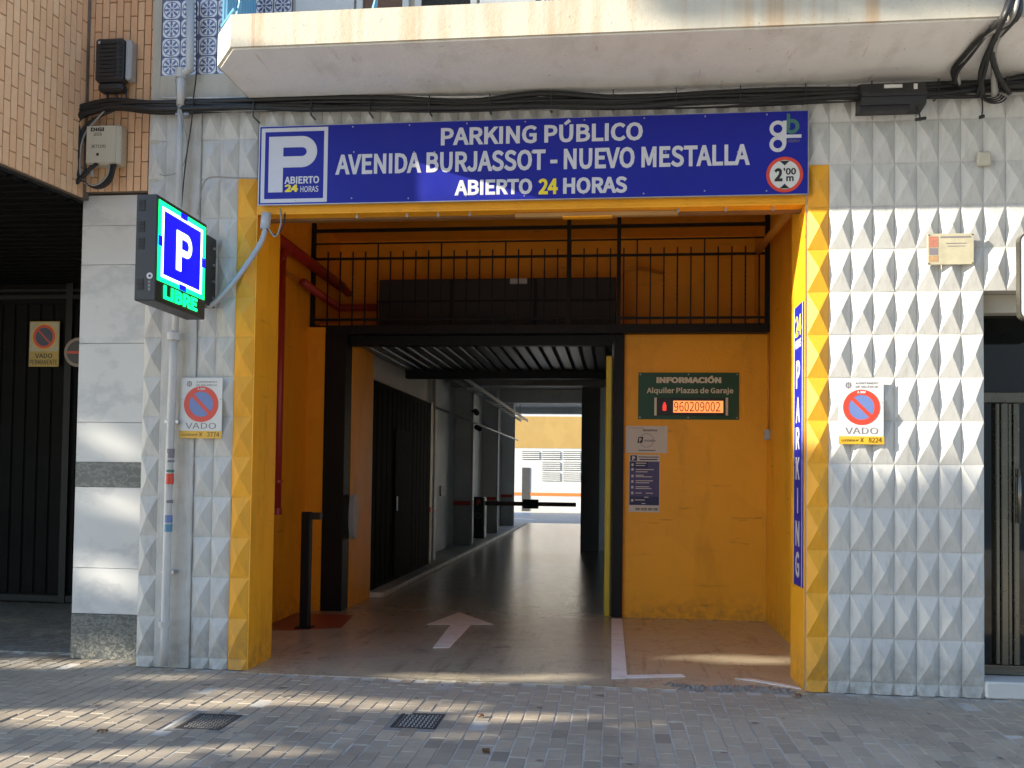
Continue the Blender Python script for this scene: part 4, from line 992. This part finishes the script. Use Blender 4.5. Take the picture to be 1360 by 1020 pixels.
bar_s = mesh('bar', twist(3.2455, 4.095, 0), m_black); bar_t = mesh('bar', twist(3.2455, 4.095, 11), m_black); bar_l = mesh('bar', twist(3.2455, 4.181, 0), m_black)
k = 0; xx = XA+.2
while xx < XB-.1:
    piece('bar', bar_l if k % 5 == 4 else (bar_t if k % 5 in (1, 2) else bar_s), t, (xx, RY-.0, 0)); xx += .1465; k += 1
# dark machinery box behind the railing
t = thing('door_machinery_box', (-3.1, 4.4, 3.26), 'large black box of the garage door behind the mezzanine railing', 'machinery box')
MB().box(-4.38, -1.56, 3.7, 4.29, 3.263, 3.88, .01).build('case', m_blackm, t)
b = MB()
for xx in (-3.5, -2.5): b.box(xx-.02, xx+.02, 3.685, 3.6995, 3.27, 3.87)
b.box(-4.38, -1.56, 3.686, 3.699, 3.60, 3.625); build_each(b, 'case_seam', m_black, t)
MB().box(-2.8, -2.6, 3.67, 3.6985, 3.81, 3.87).build('label', m_conduit, t)
bp = MB().tube(smooth_path([(-1.50, 3.9, 3.27), (-1.5, 3.9, 3.75), (-1.46, 3.95, 3.98), (-1.30, 4.0, 4.05), (-1.0, 4.28, 4.05)]), .022, 12).build('vent_pipe', m_orange, None, True); tag(bp, 'curved orange pipe rising beside the black machinery box', 'pipe')
# red sprinkler pipes
t = thing('sprinkler_pipes', (-4.95, 1.9, 1.1), 'dark red fire pipes along the left yellow wall', 'pipe')
MB().tube([(-4.93, 1.1, 3.90), (-4.93, 4.0, 3.86)], .062, 14).build('main_pipe', m_red, t, True); MB().tube([(-4.93, 4.0, 3.86), (-4.93, 4.29, 3.84)], .05, 14).build('pipe_end', m_red, t, True)
MB().tube([(-4.93, 1.95, 1.13), (-4.93, 1.95, 3.70)], .045, 14).build('riser', m_red, t, True); MB().tube(smooth_path([(-4.93, 1.95, 3.69), (-4.93, 2.02, 3.80), (-4.93, 2.2, 3.86)]), .045, 12).build('elbow', m_red, t, True)
MB().tube([(-4.93, 2.6, 3.62), (-4.93, 3.9, 3.58), (-4.45, 3.9, 3.58)], .045, 12).build('branch', m_red, t, True)
build_each(MB().tube([(-4.93, 1.95, 1.13), (-4.93, 1.95, 1.2)], .055, 14).tube([(-4.93, 1.95, 1.45), (-4.93, 1.95, 1.48)], .055, 14), 'pipe_flange', m_red, t)
MB().tube([(-4.985, 1.95, .0045), (-4.985, 1.95, 1.13)], .012, 8).build('drain_tube', m_red, t, True)
op = MB().tube([(-4.99, 1.2, 3.68), (-4.99, 3.12, 3.63)], .022, 10).build('orange_pipe', m_orange, None, True); tag(op, 'thin orange pipe below the red fire pipe at left', 'pipe')
sb_ = MB().tube([oZ(1008, 333, 4.0)+Vector((0, 0, 0)), Vector((-.02, .9, 4.28))], .035, 10)
dg = MB().tube([oX(1050, 280, -.03), oX(1007, 333, -.03)], .04, 10).build('orange_pipe', m_orange, None, True); tag(dg, 'orange pipe under the ceiling at the right side wall', 'pipe')
# columns at the lane mouth
o = MB().box(-4.850, -4.605, 3.15, 3.41, 0, 3.144, .006).build('black_column', m_black); tag(o, 'broad black steel column at the left edge of the lane', 'column')
o = MB().box(-1.575, -1.4625, 3.302, 3.5, 0, 3.144, .004).build('black_post', m_black); tag(o, 'narrow black door post left of the information wall', 'column')
o = MB().box(-1.665, -1.595, 3.36, 3.46, 0, 2.92, .012).build('corner_guard', M('yellow_guard', (.66, .48, .03), .4, .12, 5, grime=.25)); tag(o, 'tall yellow corner guard beside the narrow black post', 'guard')
# raised overhead door
t = thing('overhead_door', (-3.1, 4.7, 2.95), 'raised black garage door with pale ribbed panels lying under the lane ceiling', 'garage door')
MB().box(-4.60, -1.60, 3.45, 6.2, 3.10, 3.13).build('door_skin', m_blackm, t)
for i in range(19):
    xx = -4.53+i*.155
    MB().box(xx-.062, xx+.062, 3.5, 6.1, 3.06, 3.098, .012).build('rib', m_slat, t)
MB().box(-4.60, -1.60, 6.105, 6.25, 2.96, 3.13, .004).build('end_rail', m_black, t); MB().box(-4.60, -1.60, 3.31, 3.44, 3.03, 3.144, .004).build('front_rail', m_black, t)
# reader post
t = thing('card_reader_post', (-4.58, 1.97, .004), 'black access reader post with short arm in front of the left yellow wall', 'reader post')
MB().box(-4.665, -4.575, 1.93, 2.02, .02, 1.165, .006).build('post', m_black, t); MB().box(-4.574, -4.47, 1.93, 2.01, 1.09, 1.16, .006).build('reader_arm', m_boxb, t)
MB().box(-4.70, -4.54, 1.89, 2.06, .009, .0195).build('base_plate', m_black, t)
# bell on the lane wall
t = thing('alarm_bell', (-4.59, 3.6, 1.0), 'grey rounded bell fixed on the yellow lane wall past the black column', 'alarm')
MB().prism([(3.45+.10*math.cos(a), 1.06+.26*math.sin(a)) for a in np.linspace(0, 2*math.pi, 24, False)], 0, -4.599, -4.54).build('dome', m_conduit, t, False)
# conduit on right wall corner
t = thing('wall_conduit', (.07, 3.2, 2), 'thin orange-painted conduit with small socket in the right corner of the vestibule', 'conduit')
MB().tube([(.085, 3.18, 2.09), (.085, 3.18, 3.144)], .010, 8).build('tube', m_orange, t, True); MB().box(.045, .0995, 3.14, 3.22, 1.98, 2.09, .006).build('socket', m_conduit, t)

# ------------------------------------------------------------------ information board and posters
YI = YW-.004
t = thing('information_board', (-.75, YW, 2.2), 'green information board with scrolling red digits on the yellow wall', 'sign')
ix0, ix1, iz0, iz1 = px_rect(848, 495, 981, 557.5, YI)
MB().box(ix0, ix1, YI-.012, YI+.003, iz0, iz1, .002).build('board', m_green, t); YF = YI-.0135
def itext(s, x0, x1, y0, y1, mt, bold=.02): a = oY(x0, y0, YF); b_ = oY(x1, y1, YF); return text(s, t, mt, a.x, b_.x, b_.z, a.z, YF, bold=bold)
itext('INFORMACIÓN', 872, 958, 498.5, 509, m_cream, .035); itext('Alquiler Plazas de Garaje', 859, 974, 514.5, 524.5, m_cream, .015)
a = oY(871, 529, YI); c_ = oY(966, 552, YI); MB().box(a.x, c_.x, YI-.03, YI-.0125, c_.z, a.z, .003).build('display_case', m_boxb, t)
b = MB()
for px_ in (870.5, 965): q = oY(px_, 528.5, YI); q2 = oY(px_, 552, YI); b.box(q.x-.013, q.x+.013, YI-.034, YI-.0302, q2.z, q.z)
build_each(b, 'display_end', m_cream, t)
a = oY(894, 532.5, YI); c_ = oY(960, 548.5, YI); MB().box(a.x, c_.x, YI-.0325, YI-.0303, c_.z, a.z).build('lit_screen', E('display_orange', (.75, .20, .055), .55), t)
o = text('960209002', t, M('display_digits', (.05, .005, .005), .5), oY(895, 540, YI).x, oY(956, 540, YI).x, c_.z+.012, a.z-.012, YI-.0335, bold=0)
a = oY(880, 534, YI); c_ = oY(887, 548, YI); MB().box(a.x, a.x+.04, YI-.0325, YI-.0303, c_.z+.02, a.z-.03).box(a.x+.01, a.x+.03, YI-.0325, YI-.0303, a.z-.029, a.z-.005).build('phone_mark', E('display_red', (.75, .03, .02), .5), t)
b = MB()
for xx in (ix0+.02, (ix0+ix1)/2, ix1-.02):
    for zz in (iz0+.02, iz1-.02): b.disc((xx, zz), .008, YI-.016, YI-.012, 8)
build_each(b, 'screw', m_edge, t)
t = thing('paper_notice', (-1.2, YW, 1.83), 'cream paper notice with round stamp below the green board', 'notice')
nx0, nx1, nz0, nz1 = px_rect(831, 565.5, 886.5, 602, YI); MB().box(nx0, nx1, YI, YI+.003, nz0, nz1).build('sheet', m_paper, t)
cx, cz = (nx0+nx1)/2, (nz0+nz1)/2-.01
MB().ring((cx, cz), .078, .073, YI-.001, YI).build('stamp_ring', m_sgrey, t)
MB().prism([(cx-.10, cz-.028), (cx-.045, cz-.028), (cx-.035, cz+.038), (cx-.09, cz+.038)], 1, YI-.0015, YI).build('logo_block', m_sblk, t); text('P', t, m_paper, cx-.082, cx-.055, cz-.018, cz+.028, YI-.0022, bold=.04)
text('AHORRO', t, m_sgrey, cx-.03, cx+.10, cz-.016, cz+.008, YI-.0012, bold=.02); text('RESERVAS', t, m_sblk, cx-.04, cx+.12, nz1-.06, nz1-.038, YI-.001, bold=.02); text('ATENCIÓN', t, m_sgrey, nx0+.03, nx0+.2, nz1-.03, nz1-.012, YI-.001, bold=0)
b = MB(); b.box(cx-.09, cx+.10, YI-.001, YI, nz0+.022, nz0+.036); b.build('contact_line', m_sgrey, t)
t = thing('price_poster', (-1.2, YW, 1.17), 'tall violet services poster under the cream notice', 'poster')
qx0, qx1, qz0, qz1 = px_rect(835.5, 603.5, 876, 680.5, YI); w_ = qx1-qx0; h_ = qz1-qz0
MB().box(qx0, qx1, YI, YI+.003, qz0, qz1).build('sheet', m_paper, t)
def pr(name, u0, u1, v0, v1, mt, d): return MB().box(qx0+w_*u0, qx0+w_*u1, YI-d-.0006, YI-d+.0002, qz1-h_*v1, qz1-h_*v0).build(name, mt, t)
pr('violet_field', .02, .98, .12, .88, m_poster, .0005); pr('dark_field', .03, .62, .12, .24, m_posterd, .0012); pr('dark_field', .02, .98, .73, .875, m_posterd, .0012); pr('logo_block', .04, .26, .015, .11, m_posterd, .0005)
text('P', t, m_paper, qx0+w_*.10, qx0+w_*.20, qz1-h_*.10, qz1-h_*.03, YI-.002, bold=.05)
b = MB()
def ln_(u0, u1, v): b.box(qx0+w_*u0, qx0+w_*u1, YI-.0026, YI-.0014, qz1-h_*v-.005, qz1-h_*v+.004)
for (u0, u1, v) in ((.22, .56, .15), (.22, .52, .19), (.22, .80, .26), (.22, .60, .30), (.22, .48, .36), (.22, .75, .385), (.22, .78, .455), (.22, .66, .49), (.22, .66, .56), (.22, .74, .59), (.22, .42, .67), (.55, .78, .67), (.5, .64, .74), (.2, .52, .79), (.42, .54, .85)): ln_(u0, u1, v)
for v in (.18, .26, .375, .47, .57, .67, .80): b.box(qx0+w_*.08, qx0+w_*.15, YI-.0026, YI-.0014, qz1-h_*v-.014, qz1-h_*v+.014)
build_each(b, 'text_line', m_paper, t)
b = MB(); b.box(qx0+w_*.3, qx0+w_*.95, YI-.0012, YI, qz1-h_*.05, qz1-h_*.035); b.box(qx0+w_*.34, qx0+w_*.92, YI-.0012, YI, qz1-h_*.095, qz1-h_*.075); build_each(b, 'title_line', m_posterd, t)
text('96 020 90 09', t, m_sblk, qx0+w_*.22, qx1-w_*.06, qz0+h_*.03, qz0+h_*.075, YI-.001, bold=.02)

# ------------------------------------------------------------------ lane beyond
o = MB().box(-5.0, -4.601, 3.411, 4.36, 0, 3.3).build('lane_wall', m_yel); tag(o, 'yellow stretch of the left lane wall between black column and side gate', 'wall')
t = thing('side_gate', (-4.62, 6.2, .07), 'black sheet metal side gate with wicket door along the left of the lane', 'gate')
MB().box(-4.70, -4.63, 4.37, 8.2, .072, 2.76).build('sheet', m_gate2, t)
for i in range(14): y_ = 4.5+i*.27; MB().box(-4.629, -4.618, y_-.12, y_+.12, .12, 2.70, .004).build('panel', m_gate2, t)
wd = MB().box(-4.615, -4.60, 5.6, 6.6, .15, 2.2, .004).build('wicket_door', m_gate2, t); MB().tube([(-4.59, 5.7, 1.05), (-4.59, 5.7, 1.25)], .014, 8).build('handle', m_edge, wd)
o = MB().box(-5.2, -4.66, 4.361, 7.0, 2.78, 3.21).box(-5.2, -4.66, 7.001, 8.3, 2.78, 3.9).box(-5.2, -5.0, 8.301, 24.2, 0, 3.9).build('lane_wall', m_lgrey); tag(o, 'pale grey left wall of the covered lane behind its pillars', 'wall')
for i, y_ in enumerate((8.3, 12.6, 16.9, 20.9)):
    lb = ('first', 'second', 'third', 'last')[i]
    t = thing('lane_pillar', (-4.8, y_, .07), '%s pale pillar along the left lane wall, counted from the entrance' % lb, 'pillar', 'pillars along the lane')
    MB().box(-4.998, -4.63, y_, y_+.5, 1.02, 3.9, .01).build('shaft', m_lgrey, t); MB().box(-4.998, -4.63, y_, y_+.5, .93, 1.018, .004).build('red_band', m_sred, t); MB().box(-4.998, -4.63, y_, y_+.5, .071, .928, .01).build('dark_foot', m_grey, t)
o = MB().box(-1.6, -1.4, 3.55, 7.2, 0, 3.21).box(-1.6, -1.4, 7.201, 12.4, 0, 3.9).build('lane_wall', m_grey); tag(o, 'grey right wall of the covered lane behind the yellow guard', 'wall')
o = MB().box(-2.26, -1.86, 12.6, 13.1, 0, 3.9, .01).build('dark_pillar', M('dark_pillar_paint', (.11, .105, .10), .5, .2, 4)); tag(o, 'dark square pillar on the right of the lane before the courtyard', 'pillar')
o = MB().box(-1.861, -1.4, 12.75, 12.95, 0, 3.9).build('lane_wall', m_grey); tag(o, 'short grey wall closing the gap behind the dark pillar', 'wall')
o = MB().box(5.8, 6, 13.0, 24.2, 0, 3.9).box(-1.4, 5.8, 13.0, 13.2, 0, 3.9).build('added_hall_wall', m_lgrey); tag(o, 'pale walls of an unseen hall added right of the lane to bring in light', 'wall')  # unseen side hall, added so more courtyard light reaches the lane
hf = MB().box(.301, 5.8, 13.2, 24.2, -.05, .003).build('added_hall_floor', m_court); tag(hf, kind='structure')  # floor of the hall added for lane light
o = MB().box(-5.2, 6, 7.3, 24.2, 3.9, 4.1).build('lane_ceiling', m_grey); tag(o, 'grey ceiling of the covered lane', 'ceiling')
for i, (y_, zb_) in enumerate(((12.0, 3.45), (17.5, 3.55), (23.8, 3.70))):
    o = MB().box(-4.999, -1.601, y_, y_+.35, zb_, 3.899).build('ceiling_beam', m_lgrey if i else m_grey); tag(o, ('near grey beam crossing the lane ceiling', 'middle pale beam crossing the lane ceiling', 'far pale beam at the courtyard end of the lane')[i], 'beam')
# conduits, tray, cameras along the left
t = thing('cable_tray', (-4.5, 15, 3.35), 'metal cable tray hanging along the left of the lane ceiling', 'cable tray')
build_each(MB().box(-4.62, -4.60, 7, 23, 3.36, 3.44).box(-4.40, -4.38, 7, 23, 3.36, 3.44), 'rail', m_pvc, t)
b = MB()
for i in range(22): b.box(-4.60, -4.40, 7.2+i*.7, 7.25+i*.7, 3.365, 3.38)
build_each(b, 'rung', m_edge, t)
b = MB()
for i in range(5): b.box(-4.51, -4.49, 8+i*3.4, 8.02+i*3.4, 3.38, 3.9)
build_each(b, 'hanger', m_edge, t)
t = thing('wall_conduits', (-4.62, 14, 2.5), 'pale conduits running along and down the lane pillars', 'conduit')
MB().tube([(-4.60, 8.3, 2.72), (-4.60, 22, 2.72)], .022, 8).build('long_tube', m_pvc, t, True)
for y_ in (8.28, 12.55, 16.85, 20.85): MB().tube([(-4.60, y_, .08), (-4.60, y_, 3.4)], .025, 8).build('drop_tube', m_pvc, t, True)
t = thing('security_camera', (-4.5, 12.4, 2.9), 'dark security cameras on the second lane pillar', 'camera')
MB().tube([(-4.60, 12.45, 2.95), (-4.50, 12.35, 2.93)], .02, 8).build('arm', m_blackm, t); MB().tube([(-4.52, 12.45, 2.95), (-4.44, 12.1, 2.88)], .055, 10).build('body', m_blackm, t); MB().tube([(-4.50, 12.45, 2.60), (-4.38, 12.1, 2.55)], .055, 10).build('body', m_blackm, t)
o = MB().box(-4.999, -4.97, 11.0, 11.6, 1.15, 1.35, .004).build('lane_notice', m_sgrey); tag(o, 'small dark notice on the left lane wall', 'notice')
# barrier
t = thing('parking_barrier', (-4.75, 15, .07), 'black parking barrier with P on its cabinet and boom lowered across the lane', 'barrier')
MB().box(-4.93, -4.66, 14.8, 15.2, .075, 1.06, .01).build('cabinet', m_cabinet, t); MB().box(-4.655, -4.63, 14.85, 15.15, .075, 1.04, .004).build('side_strip', m_lgrey, t)
text('P', t, m_sred, -4.82, -4.73, .86, 1.0, 14.797, bold=.04); MB().ring((-4.79, .62), .07, .06, 14.79, 14.799, 24).build('ring_mark', m_sgrey, t)
MB().box(-4.63, -2.45, 14.9, 14.98, .86, .96, .006).build('boom', m_boom, t); MB().box(-3.72, -3.35, 14.86, 15.02, .80, 1.02, .01).build('boom_sign', m_blackm, t)

# courtyard
fw_ = thing('courtyard_wall', (-4.4, 35, 0), 'bright far courtyard wall, yellow above and white with grey louvres below', 'wall')
MB().box(-20, 6, 35, 35.2, 0, 2.9).build('white_wall', m_farw, fw_); MB().box(-20, 6, 34.99, 35.2, 2.9, 4.36).build('yellow_wall', m_fary, fw_); MB().box(-20, 6, 35, 35.2, 4.36, 6.5).build('white_wall', m_farw, fw_)
MB().box(-20, 6, 34.985, 34.999, .72, .86).build('orange_stripe', m_ostripe, fw_)
for (px0_, px1_, rows_) in ((693.5, 716.5, 1), (720, 744, 3), (748, 771, 3)):
    for r_ in range(rows_):
        a = oY(px0_, 599+r_*14.3, 34.98); c_ = oY(px1_, 610.5+r_*14.3, 34.98)
        lv = MB().box(a.x, c_.x, 34.99, 34.999, c_.z, a.z).build('louvre', m_louv, fw_)
        b = MB()
        for k in range(4): z_ = c_.z+(a.z-c_.z)*(k+.6)/4.2; b.box(a.x, c_.x, 34.96, 34.988, z_-.035, z_+.025)
        b.build('blade', m_farw, lv)
dr = MB().box(-5.75, -5.40, 34.97, 34.99, 0, 2.0).build('doorway', m_louv, fw_)
for (x0, x1, nm) in ((-20.2, -20, 'left'), (6, 6.2, 'right')):
    o = MB().box(x0, x1, 24.21, 35.2, 0, 4.5).build('courtyard_side_wall', m_farw); tag(o, 'white %s side wall of the far courtyard' % nm, 'wall')
cf = MB().box(-20, 6, 24.2, 35, -.05, .003).build('courtyard_floor', m_court); tag(cf, kind='structure')
b = MB().prism([(-9, 29.0), (-4.4, 27.0), (-4.6, 26.7), (-9, 28.6)], 2, .0035, .008); b.build('bay_line', m_line, cf)
b = MB().prism([(-12, 34), (-5.2, 33.2), (-4.9, 30), (-12, 30)], 2, .0032, .006); b.build('blue_bay', M('blue_bay_paint', (.25, .36, .48), .5), cf)
o = MB().box(-20, -5.2, 24.0, 24.2, 0, 5.64).build('courtyard_near_wall', m_farw); tag(o, 'white near wall of the courtyard left of the lane', 'wall')

# ------------------------------------------------------------------ unseen apartment block added across the street to block sky light from the front right
ob = thing('added_apartment_block', (13, -30, -.06), 'plain beige apartment block added unseen behind the viewer to block sky light', 'building')
MB().box(-14, 40, -34, -24, -.06, 26).build('wall', m_upper, ob)
obw = mesh('window', MB().box(-.6, .6, -.04, .02, -.75, .75, .02), m_glassd)
for i in range(17):
    for j in range(8): piece('window', obw, ob, (-12.2+i*3.1, -23.985, 2.2+j*2.9))
MB().box(-14.3, 40.3, -34.3, -23.7, 26, 26.4).build('cornice', m_band, ob)

# ------------------------------------------------------------------ street trees that shade the facade (left behind the camera)
GAPS = []      # sunlit spots: (point, half width, half depth/height, tilt, kind)
def ggap(px_, py_, hx, hy): p = oZ(px_, py_); GAPS.append(('g', p.x, p.y, hx, hy, 0))
def wgap(px_, py_, hx, hz, rot=0, Y=.2): p = oY(px_, py_, Y); GAPS.append(('w', p.x+SUN.x*(-Y), p.z+SUN.z*(-Y), hx, hz, math.radians(rot)))
for g_ in ((60, 882, .6, .2), (110, 955, .9, .22), (350, 927, .6, .2), (530, 937, .6, .16), (700, 955, .6, .16), (600, 901, .5, .13), (735, 901, .35, .12), (985, 876, .6, .17), (160, 1003, .5, .13), (835, 957, .3, .1), (340, 997, .4, .11), (450, 972, .35, .1), (230, 935, .5, .12), (40, 1003, .5, .14), (210, 900, .35, .1), (610, 975, .3, .08)): ggap(*g_)
for g_ in ((172, 548, .10, .06), (150, 590, .26, .10, -25), (160, 672, .34, .10, -14), (150, 765, .36, .15, -10), (150, 868, .4, .1)): wgap(*g_)
for g_ in ((288, 720, .05, .2), (213, 690, .06, .4)): wgap(*g_, 0, 0)
def lit(P, wob):
    # P on facade plane (y=0) or ground; wob = slow random wobble
    if P[2] > .001 or P[1] >= 0:
        X, Z = P[0], P[2]
        if X > -1.5+wob*.08 and 1.66-.16*max(0, X)+.42*max(0, -X)+wob*.12 < Z < 3.60: return True
        if -3.6 < X < 1.1+wob*.15 and 3.5 < Z < 4.5: return True
    for k_, a, b_, hx, hy, r_ in GAPS:
        if k_ == 'g':
            # carry the point along the ray to the ground
            t_ = P[2]/-SUN.z; X, Y = P[0]+SUN.x*t_, P[1]+SUN.y*t_
            u, v = (X-a)/(hx+.04), (Y-b_)/(hy+.03)
        else:
            if P[1] < -1e-6:
                t_ = -P[1]; X, Z = P[0]+SUN.x*t_, P[2]+SUN.z*t_
            else: X, Z = P[0], P[2]
            dx, dz = X-a, Z-b_; u = (dx*math.cos(r_)+dz*math.sin(r_))/(hx+.02); v = (-dx*math.sin(r_)+dz*math.cos(r_))/(hy+.02)
        if u*u+v*v < 1+wob*.25: return True
    return False
leaves = [[], []]
def add_leaf(p, s):
    k_ = 0 if p.x < -19.5 else 1
    leaves[k_].append((p, s))
tries = 0
while tries < 52000:
    tries += 1
    if random.random() < .62: P = Vector((random.uniform(-8.5, 4.4), 0, random.uniform(-.2, 5.2)))
    else: P = Vector((random.uniform(-9, 2.6), random.uniform(-2.4, 0), 0))
    if P.z < 0: P = Vector((P.x, P.z, 0))
    wob = math.sin(P.x*7.3+P.z*5+P.y*6)+.6*math.sin(P.x*17+P.z*11)
    if lit(P, wob): continue
    t_ = random.uniform(5.6, 7.8)+ (P.y if P.z == 0 else 0)
    add_leaf(P-SUN*t_, random.uniform(.05, .09))
for i in range(2600):      # the rest of the crowns, away from the lit gaps
    c_ = random.choice((Vector((-26, -6.6, 8.2)), Vector((-28, -6.6, 7.6))))
    d_ = Vector((random.gauss(0, 1), random.gauss(0, 1), random.gauss(0, 1))).normalized()*random.uniform(.3, 1)**.5
    p = c_+Vector((d_.x*3.2, d_.y*1.8, d_.z*2.6)); h_ = p+SUN*(-p.y)
    if h_.x > -8.3: continue
    add_leaf(p, random.uniform(.10, .2))
for k_, (cx, lb) in enumerate(((-23.0, 'leafy street plane tree farther left behind the viewer shading the pilaster'), (-16.6, 'leafy street plane tree nearer the entrance behind the viewer'))):
    t = thing('street_tree', (cx, -6.6, 0), lb, 'tree', 'street trees behind the viewer')
    tr = MB().tube(smooth_path([(cx, -6.6, -.06), (cx+.1, -6.6, 2.5), (cx-.1, -6.55, 4.4), (cx+.1, -6.6, 6.2), (cx, -6.6, 8.0)], 4), [.2-.16*i/16 for i in range(17)], 10)
    for j in range(9):
        a = j*2.4; z_ = 3.4+j*.42; L2 = random.uniform(1.6, 3.0)
        tr.tube(smooth_path([(cx, -6.6, z_), (cx+math.cos(a)*L2*.5, -6.6+math.sin(a)*L2*.35, z_+.6), (cx+math.cos(a)*L2, -6.6+math.sin(a)*L2*.6, z_+1.5)], 3), [.09, .08, .07, .055, .045, .035, .02], 6)
    tr.build('trunk', m_bark, t, True)
    cr = MB(); vs = []; fs = []
    for (p, s) in leaves[k_]:
        n_ = Vector((random.gauss(0, 1), random.gauss(0, 1), random.gauss(0, 1))); n_ = (n_.normalized()-SUN.normalized()*.7).normalized()
        e1 = n_.orthogonal().normalized(); e1 = Matrix.Rotation(random.uniform(0, 6.28), 3, n_) @ e1; e2 = n_.cross(e1)
        i0 = len(vs)
        for (u, v, w_) in ((-1, 0, 0), (-.35, -.75, .15), (.55, -.6, .1), (1.05, 0, -.1), (.5, .65, .1), (-.4, .7, .15)): vs.append(p+e1*(u*s)+e2*(v*s)+n_*(w_*s))
        fs.append(tuple(range(i0, i0+6)))
    off = wloc(t); me = bpy.data.meshes.new('crown'); me.from_pydata([tuple(v-off) for v in vs], [], fs); me.materials.append(m_leaf)
    o = bpy.data.objects.new('crown', me); col.objects.link(o); o.parent = t
